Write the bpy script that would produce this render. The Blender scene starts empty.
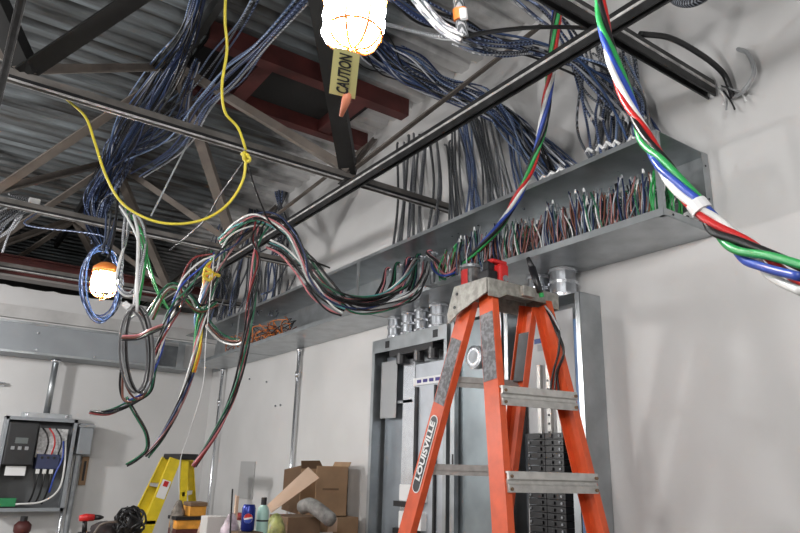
import bpy, math, random
from mathutils import Vector, Matrix
random.seed(7)
C = bpy.context.scene.collection
SC = bpy.context.scene
# ------------------------------------------------------------------ camera
H = 1.6
YAW, PITCH, ROLL, FPX = 0.60350063, 0.29502182, 0.03003171, 663.68
_f = Vector((math.sin(YAW)*math.cos(PITCH), math.cos(YAW)*math.cos(PITCH), math.sin(PITCH)))
_r0 = Vector((math.cos(YAW), -math.sin(YAW), 0)); _u0 = _r0.cross(_f)
_r = _r0*math.cos(ROLL)+_u0*math.sin(ROLL); _u = -_r0*math.sin(ROLL)+_u0*math.cos(ROLL)
cd = bpy.data.cameras.new('camera'); cam = bpy.data.objects.new('camera', cd); C.objects.link(cam)
cd.sensor_width = 36; cd.lens = FPX/800*36; cd.clip_start = .02; cd.clip_end = 100
cam.matrix_world = Matrix(((_r.x, _u.x, -_f.x, 0), (_r.y, _u.y, -_f.y, 0), (_r.z, _u.z, -_f.z, H), (0, 0, 0, 1)))
SC.camera = cam
# ------------------------------------------------------------------ light
w = bpy.data.worlds.new('world'); SC.world = w; w.use_nodes = True
w.node_tree.nodes['Background'].inputs[0].default_value = (.75, .85, 1, 1)
w.node_tree.nodes['Background'].inputs[1].default_value = .06
def lamp(name, loc, power, rad=.1, col=(1, .985, .975)):
    l = bpy.data.lights.new(name, 'POINT'); l.energy = power; l.shadow_soft_size = rad; l.color = col
    o = bpy.data.objects.new(name, l); C.objects.link(o); o.location = loc; return o
# further temporary lamps of the same string, along the room behind and beside the camera
lamp('string_light', (-1.7, 5.2, 2.55), 150, .16)
lamp('string_light', (-1.2, -.9, 2.9), 120, .30)
lamp('string_light', (-2.2, 2.0, 2.7), 60, .25)
SC.view_settings.view_transform = 'Standard'; SC.view_settings.look = 'None'
SC.view_settings.gamma = 1; SC.view_settings.use_curve_mapping = False
SC.view_settings.exposure = 0.76
BULB = 95.0

# ------------------------------------------------------------------ helpers
def at(px, py, X=None, Y=None, Z=None, d=None):
    v = _f+_r*((px-400)/FPX)-_u*((py-266.5)/FPX)
    if X is not None: t = X/v.x
    elif Y is not None: t = Y/v.y
    elif Z is not None: t = (Z-H)/v.z
    else: t = d
    p = v*t+Vector((0, 0, H))
    if p.z > 4.07: p = v*((4.07-H)/v.z)+Vector((0, 0, H))
    if p.x > 2.47 and X is None and Y is None: p = v*(2.47/v.x)+Vector((0, 0, H))
    return p
def V(*a): return Vector(a[0]) if len(a) == 1 else Vector(a)

MATS = {}
def mat(name, col, rough=.5, metal=0., n=0., ns=8., spec=.5, emit=None, trans=0., alpha=1., col2=None, bump=0., contrast=(.35, .65)):
    if name in MATS: return MATS[name]
    m = bpy.data.materials.new(name); m.use_nodes = True; nt = m.node_tree; b = nt.nodes['Principled BSDF']
    b.inputs['Base Color'].default_value = (*col, 1); b.inputs['Roughness'].default_value = rough
    b.inputs['Metallic'].default_value = metal; b.inputs['Specular IOR Level'].default_value = spec
    if trans: b.inputs['Transmission Weight'].default_value = trans
    if alpha < 1: b.inputs['Alpha'].default_value = alpha
    if emit: b.inputs['Emission Color'].default_value = (*emit[0], 1); b.inputs['Emission Strength'].default_value = emit[1]
    if n or col2:
        tc = nt.nodes.new('ShaderNodeTexCoord'); no = nt.nodes.new('ShaderNodeTexNoise')
        no.inputs['Scale'].default_value = ns; no.inputs['Detail'].default_value = 5
        cr = nt.nodes.new('ShaderNodeValToRGB'); e = cr.color_ramp.elements
        e[0].position, e[1].position = contrast
        c2 = col2 or tuple(min(1, c*(1+n)) for c in col); c1 = col if col2 else tuple(c*(1-n) for c in col)
        e[0].color = (*c1, 1); e[1].color = (*c2, 1)
        nt.links.new(tc.outputs['Object'], no.inputs['Vector']); nt.links.new(no.outputs['Fac'], cr.inputs['Fac'])
        nt.links.new(cr.outputs['Color'], b.inputs['Base Color'])
        if bump:
            bp = nt.nodes.new('ShaderNodeBump'); bp.inputs['Strength'].default_value = bump; bp.inputs['Distance'].default_value = .01
            nt.links.new(no.outputs['Fac'], bp.inputs['Height']); nt.links.new(bp.outputs['Normal'], b.inputs['Normal'])
    MATS[name] = m; return m

class MB:
    def __init__(s): s.v = []; s.f = []
    def add(s, vs, fs):
        k = len(s.v); s.v += [tuple(x) for x in vs]; s.f += [tuple(i+k for i in q) for q in fs]; return s
    def box(s, a, b):
        (x0, y0, z0), (x1, y1, z1) = a, b
        x0, x1 = sorted((x0, x1)); y0, y1 = sorted((y0, y1)); z0, z1 = sorted((z0, z1))
        vs = [(x0,y0,z0),(x1,y0,z0),(x1,y1,z0),(x0,y1,z0),(x0,y0,z1),(x1,y0,z1),(x1,y1,z1),(x0,y1,z1)]
        return s.add(vs, [(0,3,2,1),(4,5,6,7),(0,1,5,4),(1,2,6,5),(2,3,7,6),(3,0,4,7)])
    def bar(s, p, q, wv, hv):
        """box along p->q with half-extent vectors wv, hv"""
        p, q, wv, hv = V(p), V(q), V(wv), V(hv)
        vs = [p-wv-hv, p+wv-hv, p+wv+hv, p-wv+hv, q-wv-hv, q+wv-hv, q+wv+hv, q-wv+hv]
        return s.add(vs, [(0,3,2,1),(4,5,6,7),(0,1,5,4),(1,2,6,5),(2,3,7,6),(3,0,4,7)])
    def sweep(s, prof, p, q, e1, e2, closed=True):
        """2-D profile (a,b) placed at p and q, closed ends"""
        p, q, e1, e2 = V(p), V(q), V(e1), V(e2); n = len(prof)
        vs = [p+e1*a+e2*b for a, b in prof]+[q+e1*a+e2*b for a, b in prof]
        fs = [(i, (i+1) % n, n+(i+1) % n, n+i) for i in range(n if closed else n-1)]
        return s.add(vs, fs)
    def tube(s, pts, r, n=6, cap=True, loop=False):
        pts = [V(p) for p in pts]; m = len(pts); rs = r if isinstance(r, (list, tuple)) else [r]*m
        prev = None; vs = []
        for i, p in enumerate(pts):
            a = pts[(i-1) % m] if (loop or i > 0) else p; b = pts[(i+1) % m] if (loop or i < m-1) else p
            t = (b-a)
            t = t.normalized() if t.length > 1e-9 else V(0, 0, 1)
            if prev is None:
                u = t.cross(V(0, 0, 1));
                if u.length < .1: u = t.cross(V(1, 0, 0))
                u.normalize()
            else:
                u = prev-t*prev.dot(t)
                if u.length < 1e-6: u = t.cross(V(0, 0, 1))
                u.normalize()
            prev = u; v = t.cross(u)
            for k in range(n):
                an = 2*math.pi*k/n; vs.append(p+u*(math.cos(an)*rs[i])+v*(math.sin(an)*rs[i]))
        fs = []
        for i in range(m if loop else m-1):
            j = (i+1) % m
            for k in range(n): fs.append((i*n+k, i*n+(k+1) % n, j*n+(k+1) % n, j*n+k))
        if cap and not loop: fs += [tuple(range(n))[::-1], tuple(range((m-1)*n, m*n))]
        return s.add(vs, fs)
    def cyl(s, p, q, r, n=16, r2=None): return s.tube([p, q], [r, r if r2 is None else r2], n)
    def lathe(s, c, prof, n=20):
        """prof of (r,z) about vertical axis at c"""
        c = V(c); vs = []; m = len(prof)
        for r, z in prof:
            for k in range(n): a = 2*math.pi*k/n; vs.append(c+V(r*math.cos(a), r*math.sin(a), z))
        fs = [(i*n+k, i*n+(k+1) % n, (i+1)*n+(k+1) % n, (i+1)*n+k) for i in range(m-1) for k in range(n)]
        fs += [tuple(range(n))[::-1], tuple(range((m-1)*n, m*n))]
        return s.add(vs, fs)
    def poly(s, pts, th):
        """flat polygon given by 3-D pts, thickness vector th"""
        n = len(pts); pts = [V(p) for p in pts]; th = V(th)
        vs = pts+[p+th for p in pts]
        return s.add(vs, [tuple(range(n))[::-1], tuple(range(n, 2*n))]+[(i, (i+1) % n, n+(i+1) % n, n+i) for i in range(n)])
    def build(s, name, m, parent=None, smooth=False, bevel=0):
        me = bpy.data.meshes.new(name)
        off = V(0, 0, 0)
        pp = parent
        while pp: off = off+pp.location; pp = pp.parent
        me.from_pydata([tuple(V(v)-off) for v in s.v], [], s.f); me.materials.append(m)
        if smooth:
            for p in me.polygons: p.use_smooth = True
        o = bpy.data.objects.new(name, me); C.objects.link(o)
        if parent: o.parent = parent
        if bevel:
            b = o.modifiers.new('bevel', 'BEVEL'); b.width = bevel; b.segments = 2; b.limit_method = 'ANGLE'
        return o

def thing(name, label, cat, loc=(0, 0, 0), group=None):
    o = bpy.data.objects.new(name, None); C.objects.link(o); o.location = loc; o.empty_display_size = .1
    return tag(o, label, cat, group)
def tag(o, label, cat, group=None):
    o['label'] = label; o['category'] = cat
    if group: o['group'] = group
    return o
def struct(mb, name, m, **k): o = mb.build(name, m, **k); o['kind'] = 'structure'; return o

def catmull(pts, step=6):
    P = [V(p) for p in pts]
    if len(P) < 3: return P
    P = [P[0]*2-P[1]]+P+[P[-1]*2-P[-2]]; out = []
    for i in range(1, len(P)-2):
        a, b, c, d = P[i-1], P[i], P[i+1], P[i+2]
        for k in range(step):
            t = k/step
            out.append(.5*((2*b)+(c-a)*t+(2*a-5*b+4*c-d)*t*t+(3*b-a-3*c+d)*t**3))
    out.append(P[-2]); return out

def text_mesh(txt, size, origin, right, up, depth=.0008, sx=1.0, bold=0.):
    """letters as mesh data in world coordinates"""
    cu = bpy.data.curves.new('txt', 'FONT'); cu.body = txt; cu.size = size; cu.extrude = depth; cu.align_x = 'CENTER'; cu.align_y = 'CENTER'; cu.resolution_u = 3; cu.offset = bold
    o = bpy.data.objects.new('txt', cu); C.objects.link(o)
    bpy.context.view_layer.update()
    me = bpy.data.meshes.new_from_object(o); bpy.data.objects.remove(o)
    right = V(right).normalized(); up = V(up).normalized(); nn = right.cross(up); origin = V(origin)
    mb = MB(); mb.add([origin+right*(v.co.x*sx)+up*v.co.y+nn*v.co.z for v in me.vertices], [tuple(p.vertices) for p in me.polygons]); return mb

# ------------------------------------------------------------------ materials
def wall_mat():
    m = mat('painted_drywall', (.60, .595, .59), .75, n=.05, ns=1.6, bump=.05)
    return m
WALL = wall_mat()
GALV = mat('galvanised_steel', (.40, .425, .44), .36, .8, n=.12, ns=9)
GALV_D = mat('galvanised_dull', (.27, .285, .30), .5, .5, n=.15, ns=14)
ENC = mat('grey_enamel', (.27, .29, .31), .45, .1, n=.06, ns=5)
BRIGHT = mat('bright_steel', (.72, .74, .77), .25, .9, n=.06, ns=30)
ALU = mat('aluminium', (.50, .49, .47), .42, .6, n=.12, ns=30)
BLACK = mat('black_plastic', (.012, .012, .014), .4)
DARKST = mat('black_steel', (.028, .028, .03), .42, .3, n=.3, ns=12)
ORANGE = mat('orange_fibreglass', (.62, .085, .022), .45, n=.12, ns=14)
ORLAMP = mat('orange_plastic', (.85, .25, .05), .35)
YELLOWF = mat('yellow_fibreglass', (.72, .55, .02), .45, n=.08, ns=20)
YCORD = mat('yellow_rubber', (.72, .60, .06), .4)
WHITEP = mat('white_plastic', (.78, .78, .78), .4)
PAPER = mat('tag_paper', (.88, .82, .36), .7)
BROWN = mat('brown_painted_steel', (.17, .145, .125), .55, .1, n=.22, ns=6)
DKBROWN = mat('dark_painted_steel', (.016, .016, .016), .5, .2, n=.3, ns=6)
RED = mat('red_primer_steel', (.085, .018, .016), .6, n=.3, ns=5)
CARD = mat('cardboard', (.30, .19, .11), .8, n=.08, ns=10)
CARDL = mat('pale_cardboard', (.58, .42, .31), .8, n=.05, ns=8)
CARDD = mat('dark_cardboard', (.16, .10, .06), .85, n=.1, ns=8)
W = {}
for k, c in dict(black=(.012, .012, .013), red=(.50, .02, .02), blue=(.03, .07, .36), white=(.72, .72, .70), green=(.03, .30, .08),
                 dkgreen=(.02, .13, .07), pink=(.62, .22, .24), teal=(.08, .28, .28), yellow=(.72, .55, .05), orange=(.75, .22, .04),
                 grey=(.32, .33, .34), navy=(.02, .035, .10), brown=(.18, .07, .05), ltblue=(.20, .33, .58), dkpink=(.30, .14, .14), slate=(.13, .17, .19), dkgrey=(.11, .11, .115), dkred=(.22, .03, .03)).items():
    W[k] = mat('insulation_'+k, c, .35)
def striped(name, a, b, sc=55):
    m = mat(name, a, .38)
    nt = m.node_tree; bs = nt.nodes['Principled BSDF']
    tc = nt.nodes.new('ShaderNodeTexCoord'); wv = nt.nodes.new('ShaderNodeTexWave'); wv.inputs['Scale'].default_value = sc
    wv.inputs['Distortion'].default_value = 3; wv.bands_direction = 'DIAGONAL'
    cr = nt.nodes.new('ShaderNodeValToRGB'); cr.color_ramp.elements[0].position = .55; cr.color_ramp.elements[1].position = .75
    cr.color_ramp.elements[0].color = (*a, 1); cr.color_ramp.elements[1].color = (*b, 1)
    nt.links.new(tc.outputs['Object'], wv.inputs['Vector']); nt.links.new(wv.outputs['Fac'], cr.inputs['Fac']); nt.links.new(cr.outputs['Color'], bs.inputs['Base Color'])
    return m
SB = striped('blue_striped_jacket', (.015, .025, .07), (.20, .26, .42), 38)
SG = striped('grey_armour_jacket', (.05, .055, .06), (.34, .35, .37), 45)
SW = striped('pale_armour_jacket', (.22, .23, .26), (.65, .66, .68), 45)
SK = striped('black_striped_jacket', (.012, .014, .02), (.24, .26, .30), 38)
SN = striped('light_blue_jacket', (.07, .13, .27), (.38, .46, .62), 38)
W['steelblue'] = mat('insulation_steelblue', (.045, .085, .20), .35); W['silver'] = mat('insulation_silver', (.48, .50, .55), .35)
DATA = [W['steelblue'], W['black'], W['black'], W['navy'], SN, SK, W['silver'], W['steelblue'], W['black'], W['navy'], W['black'], SB]
GREYS = [SG, SG, SK, SW]
SD = striped('dark_armour_jacket', (.02, .022, .025), (.20, .21, .22), 45)

# ------------------------------------------------------------------ room shell
WX = 2.5; FY = 7.2; DECK = 4.13
struct(MB().box((-5, -3.5, -.1), (WX+.15, 11, 0)), 'floor', mat('concrete', (.22, .21, .20), .8, n=.15, ns=3))
rw = MB().box((WX, -3.5, 0), (WX+.15, 11, DECK+.08))
struct(rw, 'wall_right', WALL)
struct(MB().box((-5, -3.65, 0), (WX+.15, -3.5, DECK+.08)), 'wall_rear', WALL)
struct(MB().box((-5.15, -3.65, 0), (-5, 11, DECK+.08)), 'wall_left', mat('grey_wall', (.3, .3, .3), .8, n=.1, ns=2))
struct(MB().box((-5, 10.9, 0), (WX, 11.05, DECK+.08)), 'wall_back', mat('dark_beyond', (.05, .048, .045), .9, n=.3, ns=2))  # near-black colour stands for the darkness beyond the far wall
fw = MB(); x = -5.0; top = []
while x < WX-.001:
    top.append((x, 3.172+random.uniform(-.012, .008))); x += .07
top.append((WX, 3.12))
pts = [(-5, FY, 0), (WX, FY, 0)]+[(a, FY, b) for a, b in top[::-1]]
fw.poly(pts, (0, .13, 0)); struct(fw, 'wall_far', WALL)
# drywall return at the top of the far wall
struct(MB().box((-5, FY-.05, 2.86), (WX, FY-.002, 2.98)), 'trim_1', mat('dusty_board', (.5, .49, .48), .8, n=.12, ns=5))

# corrugated roof deck, ribs run along X
dm = MB(); y = -3.5; prof = []
while y < 11:
    prof += [(y, DECK), (y+.075, DECK), (y+.10, DECK+.045), (y+.135, DECK+.045)]; y += .16
vs = []; fs = []
for i, (a, b) in enumerate(prof): vs += [(-5, a, b), (WX, a, b)]
for i in range(len(prof)-1): fs.append((2*i, 2*i+1, 2*i+3, 2*i+2))
dm.add(vs, fs)
deckm = mat('roof_deck_steel', (.16, .175, .18), .5, .15)
nt = deckm.node_tree; bs = nt.nodes['Principled BSDF']
tc = nt.nodes.new('ShaderNodeTexCoord')
mp = nt.nodes.new('ShaderNodeMapping'); mp.inputs['Scale'].default_value = (.5, 5, 1)
n1 = nt.nodes.new('ShaderNodeTexNoise'); n1.inputs['Scale'].default_value = 2.2; n1.inputs['Detail'].default_value = 6
r1 = nt.nodes.new('ShaderNodeValToRGB'); e = r1.color_ramp.elements
e[0].position, e[1].position = .38, .68; e[0].color = (.045, .04, .036, 1); e[1].color = (.22, .25, .265, 1)
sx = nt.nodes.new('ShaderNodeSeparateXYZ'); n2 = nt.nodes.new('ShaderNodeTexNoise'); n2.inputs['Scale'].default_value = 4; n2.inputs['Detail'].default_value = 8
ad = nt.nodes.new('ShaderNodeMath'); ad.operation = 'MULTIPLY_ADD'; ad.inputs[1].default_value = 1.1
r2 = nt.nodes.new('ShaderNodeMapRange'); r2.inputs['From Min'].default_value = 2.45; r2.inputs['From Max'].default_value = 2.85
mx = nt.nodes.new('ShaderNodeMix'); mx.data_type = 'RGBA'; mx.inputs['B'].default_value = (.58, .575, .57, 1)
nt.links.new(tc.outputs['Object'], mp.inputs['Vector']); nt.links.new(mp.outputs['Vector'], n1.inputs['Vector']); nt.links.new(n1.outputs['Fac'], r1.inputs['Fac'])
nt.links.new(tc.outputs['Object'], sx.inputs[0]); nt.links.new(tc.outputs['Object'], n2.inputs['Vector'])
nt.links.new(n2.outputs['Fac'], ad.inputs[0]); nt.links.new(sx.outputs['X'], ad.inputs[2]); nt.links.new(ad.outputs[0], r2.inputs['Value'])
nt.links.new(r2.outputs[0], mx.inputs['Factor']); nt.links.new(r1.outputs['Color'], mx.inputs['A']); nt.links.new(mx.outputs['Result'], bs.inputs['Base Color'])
struct(dm, 'ceiling', deckm)

# ------------------------------------------------------------------ space frame
sf = thing('space_frame', 'dark steel roof space frame of channel chords and slanting webs under the corrugated deck', 'roof frame', (0, 0, 3.12))
BX = [-3.23, -1.58, .07, 1.72]; BY = [-.43, 1.3, 3.05, 4.78, 6.5, 8.2]
TX = [-2.4, -.75, .9, 2.42]; TY = [.43, 2.17, 3.9, 5.65, 7.4]
CH = [(-.021, .041), (-.021, -.041), (-.013, -.041), (-.013, -.033), (-.018, -.033), (-.018, -.005), (.018, -.005), (.018, -.033), (.013, -.033), (.013, -.041), (.021, -.041), (.021, .041)]
LIP = mat('lit_channel_edge', (.55, .54, .53), .45, .3, n=.3, ns=20)  # paler lip colour carries the lit highlight along each channel edge
def channel(p, q, m, side, nm='chord', s=1.0, lipz=.006):
    mb = MB(); up = V(0, 0, 1)
    pr = [(a*s, b*s) for a, b in CH]
    mb.sweep(pr, p, q, side, up)
    n = len(pr); mb.f.append(tuple(range(n))[::-1]); mb.f.append(tuple(range(n, 2*n)))
    o = mb.build(nm, m, sf)
    p, q = V(p), V(q)
    for sg in (-1, 1):
        MB().bar(p+side*(sg*.0225*s)+up*(lipz*s), q+side*(sg*.0225*s)+up*(lipz*s), side*.002, up*(.0065*s if s > .75 else .0042)).build('channel_lip', LIP, o)
        if s < .75: MB().bar(p+side*(sg*.0220*s)-up*.0125, q+side*(sg*.0220*s)-up*.0125, side*.0015, up*.0085).build('channel_slot', BLACK, o)
    return o
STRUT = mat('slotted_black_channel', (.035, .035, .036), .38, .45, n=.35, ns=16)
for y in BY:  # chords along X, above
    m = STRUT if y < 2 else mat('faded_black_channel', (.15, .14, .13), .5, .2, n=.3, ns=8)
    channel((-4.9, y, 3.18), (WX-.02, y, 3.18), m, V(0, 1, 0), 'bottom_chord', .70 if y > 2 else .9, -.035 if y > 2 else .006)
for x in BX:  # chords along Y, beneath
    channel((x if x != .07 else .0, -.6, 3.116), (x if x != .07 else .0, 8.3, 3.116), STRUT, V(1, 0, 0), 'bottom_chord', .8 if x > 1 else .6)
for x in TX[:3]:
    MB().box((x-.02, -.5, 4.0), (x+.02, 8.6, 4.10)).build('top_chord', DKBROWN, sf)
def web(p, q, m, w=.03, t=.010):
    p, q = V(p), V(q); d = (q-p).normalized(); s = d.cross(V(0, 0, 1)).normalized(); u = s.cross(d)
    mb = MB(); mb.sweep([(-w, 0), (w, 0), (w, t), (-w+t, t), (-w+t, w*1.3), (-w, w*1.3)], p, q, s, u)
    mb.f += [(5, 4, 3, 2, 1, 0), (6, 7, 8, 9, 10, 11)]
    mb.build('web_member', m, sf)
for tx in TX:
    for ty in TY:
        for bx in BX:
            for by in BY:
                if abs(tx-bx) < 1.0 and abs(ty-by) < 1.0 and bx > -2:
                    near = ty < 3
                    m = DKBROWN if (near and tx < 2) else BROWN
                    if not (near and by < 1.5 and bx > .5): web((bx, by, 3.2), (tx, ty, 4.0), m, (.048 if near else .036) if tx < 2 else .018)
# node plates
for bx in BX[3:]:
    for by in BY[2:]:
        MB().box((bx-.04, by-.04, 3.144), (bx+.04, by+.04, 3.150)).build('node_plate', STRUT, sf)

# red roof-opening frame
rf = thing('roof_opening_frame', 'dark red primed steel frame around a black roof opening near the right wall', 'steel frame', (1.5, 3.7, 4.0))
MB().box((.95, 3.43, 4.00), (2.40, 3.45, 4.12)).box((.95, 3.43, 3.99), (2.40, 3.52, 4.0)).build('edge_beam', RED, rf)
MB().box((.95, 4.04, 4.00), (2.44, 4.06, 4.12)).box((.95, 4.04, 3.99), (2.44, 4.12, 4.0)).build('edge_beam', RED, rf)
for x in (1.30, 2.0): MB().box((x, 3.52, 4.0), (x+.10, 4.04, 4.11)).build('cross_beam', RED, rf)
MB().box((.98, 3.53, 4.085), (2.2, 4.03, 4.125)).build('opening_dark_panel', mat('opening_darkness', (.012, .012, .012), .9), rf)  # black panel stands in for the darkness inside the roof opening
# red beam above the far wall
fb = thing('wall_beam', 'long dark red steel beam above the far wall', 'steel beam', (0, FY, 3.15))
MB().box((-5, 6.86, 3.19), (2.3, 6.88, 3.36)).build('beam_web', RED, fb)
MB().box((-5, 6.82, 3.17), (2.3, 6.98, 3.19)).build('beam_flange', mat('greyed_flange', (.24, .22, .21), .6), fb)
MB().box((-5, 6.82, 3.36), (2.3, 6.98, 3.375)).build('beam_flange', RED, fb)

# ------------------------------------------------------------------ wireways
ty0, ty1 = 1.36, 6.84; X0, Z0, Z1 = 2.14, 2.545, 2.905
t = thing('wireway', 'long open galvanised wireway full of wires along the right wall', 'wireway', (WX, ty0, Z0))
th = .003
MB().box((WX-.005, ty0, Z0), (WX-.002, FY-.01, Z1)).build('back_panel', GALV, t)
MB().box((X0, ty0, Z1-th), (WX-.005, FY-.01, Z1)).build('top_panel', GALV, t)
MB().box((X0, ty0, Z0), (WX-.005, FY-.37, Z0+th)).build('bottom_panel', GALV, t)
MB().box((X0-.002, ty0, Z0), (X0, ty1, Z0+.03)).build('lower_lip', GALV, t)
MB().box((X0-.002, ty0, Z1-.022), (X0, ty1, Z1)).build('upper_lip', GALV, t)
# end flange of the open near end
e = MB(); e.box((WX-.05, ty0-.002, Z0+.003), (WX-.005, ty0, Z1)); e.box((X0, ty0-.002, Z0+.003), (WX-.05, ty0, Z0+.03)); e.box((X0, ty0-.001, Z0), (X0+.02, ty0+.02, Z1)); e.build('end_flange', GALV, t)
for (a, b) in ((Z0+.05, WX-.03), (Z0+.15, WX-.03), (Z0+.30, WX-.03), (Z0+.015, 2.2), (Z0+.015, 2.42)):
    MB().cyl((b, ty0-.004, a), (b, ty0-.002, a), .005, 8).build('screw_hole', BLACK, t)
for y in (3.56, 5.6):
    MB().box((X0-.004, y, Z0), (X0-.001, y+.035, Z1)).build('cover_strap', GALV, t)
    MB().box((X0, y, Z0-.003), (WX-.01, y+.05, Z0)).build('coupling_plate', GALV, t)
for p in [at(430, 207, X=2.14)]: pass
# bushings on the back, row of little round fittings above the wires
t2 = thing('wireway', 'closed grey wireway across the far wall above the starter panel', 'wireway', (0, FY, 2.5))
MB().box((-3.6, 6.84, 2.50), (1.80, FY-.002, 2.775)).build('body', ENC, t2)
MB().box((-3.6, 6.832, 2.495), (2.14, 6.84, 2.515)).build('lower_lip', GALV, t2)
MB().box((-3.6, 6.832, 2.762), (2.14, 6.84, 2.782)).build('upper_lip', GALV, t2)
MB().box((1.80, 7.15, 2.50), (2.14, FY-.002, 2.775)).build('back_panel', GALV_D, t2)
MB().box((1.80, 6.84, 2.50), (2.14, 7.15, 2.503)).build('bottom_panel', GALV_D, t2)
MB().box((1.99, 6.834, 2.515), (2.06, 6.84, 2.762)).build('cover_strap', GALV, t2)
for px, py in ((38, 333), (36, 350), (94, 357)):
    p = at(px, py, Y=6.836); MB().cyl(p, p+V(0, -.006, 0), .012, 10).build('screw', BRIGHT, t2)

# ------------------------------------------------------------------ pigtails inside the wireway
def pig(seed, greenish=False):
    rnd = random.Random(seed)
    root = thing('wire_pigtail', 'short bunch of stripped mixed colour conductor ends standing in the open wireway', 'wire ends', (0, 0, 0), 'wire ends standing in the open wireway')
    cols = ['white', 'brown', 'brown', 'dkpink', 'black', 'grey', 'slate', 'grey', 'black', 'navy', 'silver', 'dkgreen', 'grey', 'slate']
    if greenish: cols = ['green', 'green', 'dkgreen', 'white', 'green']
    h = rnd.uniform(.17, .25); lean = rnd.uniform(-.05, .05)
    for k in range(6):
        a = V(rnd.uniform(-.05, .02), rnd.uniform(-.03, .03), 0)
        top = V(rnd.uniform(-.03, .03), lean+rnd.uniform(-.018, .018), h+rnd.uniform(-.02, .03))
        mid = a.lerp(top, .5)+V(rnd.uniform(-.03, .0), rnd.uniform(-.025, .025), 0)
        pts = catmull([a, mid, top], 4)
        MB().tube(pts, .0034, 5).build('conductor', W[rnd.choice(cols)], root, smooth=True)
    MB().tube([top, top+V(0, .002, .02)], [.007, .004], 6).build('wire_cap', rnd.choice([W['grey'], WHITEP, GALV]), root)
    return root
protos = [pig(i) for i in range(8)]+[pig(50+i, True) for i in range(2)]
def copy_tree(o, parent=None):
    c = o.copy(); C.objects.link(c)
    if parent: c.parent = parent
    for ch in o.children: copy_tree(ch, c)
    return c
used = set(); y = 1.40; i = 0
while y < 2.76:
    for row in range(3):
        k = random.randrange(8)
        if y < 1.47 or y > 2.70: k = 8+random.randrange(2)
        o = protos[k] if k not in used else copy_tree(protos[k])
        used.add(k)
        o.location = (2.20+row*.085+random.uniform(-.02, .02), y+row*.02, Z0+.004)
        o.rotation_euler.z = random.uniform(-.4, .4)
    y += .036
for k in range(10):
    if k not in used: protos[k].location = (2.3, 1.5+.05*k, Z0+.004)

# orange / brown wires further along in the same wireway
for q, (ya, yb) in enumerate(((4.9, 5.3), (5.2, 5.7), (5.7, 6.2))):
    b = thing('wire_bundle', ['loose orange and brown wires in the wireway left of the cover strap gap', 'orange wires coiled in the wireway behind the hanging conductors', 'dark and green wires in the far end of the open wireway'][q], 'wires', (2.3, ya, Z0+.01))
    for k in range(9):
        pts = []; n = 6
        for j in range(n):
            pts.append((random.uniform(2.2, 2.4), ya+(yb-ya)*j/(n-1)+random.uniform(-.06, .06), Z0+.02+random.uniform(0, .2)))
        MB().tube(catmull(pts, 5), .004, 5).build('conductor', W[random.choice(['orange', 'brown', 'brown', 'orange', 'grey', 'black'])], b, smooth=True)

# ------------------------------------------------------------------ cable bundles
def bundle(name, label, cat, path, n, spread, r, mats, jit=.6, group=None, twist=0., part='cable', seed=0, res=5, sides=5):
    """n cables following path; spread = bundle radius at each path point"""
    rnd = random.Random(seed+len(label)); path = [V(p) for p in path]
    if not isinstance(spread, (list, tuple)): spread = [spread]*len(path)
    root = thing(name, label, cat, tuple(path[0]), group)
    for k in range(n):
        if n <= 8: a0 = 2*math.pi*k/n; rr = 1 if n > 1 else 0
        else: a0 = rnd.uniform(0, 6.28); rr = math.sqrt(rnd.random())
        pts = []
        for j, p in enumerate(path):
            tg = (path[min(j+1, len(path)-1)]-path[max(j-1, 0)]).normalized()
            u = tg.cross(V(0, 0, 1));
            if u.length < .15: u = tg.cross(V(0, 1, 0))
            u.normalize(); v = tg.cross(u)
            a = a0+twist*j+rnd.uniform(-.5, .5)*jit
            q = rr*(1+rnd.uniform(-.4, .4)*jit)*spread[j]
            pts.append(p+u*(math.cos(a)*q)+v*(math.sin(a)*q))
        MB().tube(catmull(pts, res), r, sides).build(part, mats[k % len(mats)] if n <= 11 else rnd.choice(mats), root, smooth=True)
    return root

bundle('ground_wires', 'long green ground wires running level above the crowded wire ends', 'wires',
       [V(2.36, 1.42, 2.74), V(2.34, 1.7, 2.77), V(2.36, 2.0, 2.74), V(2.33, 2.3, 2.76), V(2.36, 2.5, 2.73), V(2.34, 2.7, 2.68)], 7, [.02, .03, .02, .03, .02, .03], .0038, [W['green'], W['dkgreen'], W['green']], 1, seed=112, part='conductor')
# main run along the top chord
bundle('cable_bundle', 'big sagging bundle of blue striped cables along the roof frame, upper left', 'cables',
       [at(206, -30, Z=4.0), at(197, 5, Z=4.0), at(186, 40, X=.82), at(165, 75, X=.80), at(132, 125, X=.79), at(112, 165, X=.83), at(96, 200, X=.84), at(92, 222, X=.84), at(104, 250, X=.86)],
       34, [.03, .035, .05, .085, .13, .08, .10, .07, .04], .0052, DATA, 1.0, seed=1)
bundle('cable_bundle', 'cluster of dark blue cables clamped below the frame above the small lamp', 'cables',
       [at(128, 130, X=.9), at(122, 152, X=.9), at(112, 178, X=.88), at(100, 205, X=.86), at(96, 240, X=.86)],
       26, [.08, .12, .13, .11, .07], .0058, [SK, SB, W['navy'], SB], 1.0, seed=2)
bundle('cable_bundle', 'thin bundle of blue cables crossing from top centre down to the left', 'cables',
       [at(312, -12, d=3.3), at(262, 45, d=3.6), at(232, 75, d=3.9), at(205, 104, d=4.2), at(178, 140, d=4.6), at(140, 165, d=5.1)],
       8, [.03, .03, .05, .04, .10, .10], .0062, [SB, SW, SB, W['navy'], SN, SB, SK, SB], .8, seed=3)
bundle('cable_bundle', 'two or three blue cables crossing high behind the yellow cord', 'cables',
       [at(262, -14, d=3.4), at(240, 25, d=3.6), at(216, 58, d=4.0), at(190, 92, d=4.3), at(150, 130, d=4.8)],
       3, [.02, .02, .03, .05, .08], .006, [SB, SK, SN], .8, seed=4)
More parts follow.
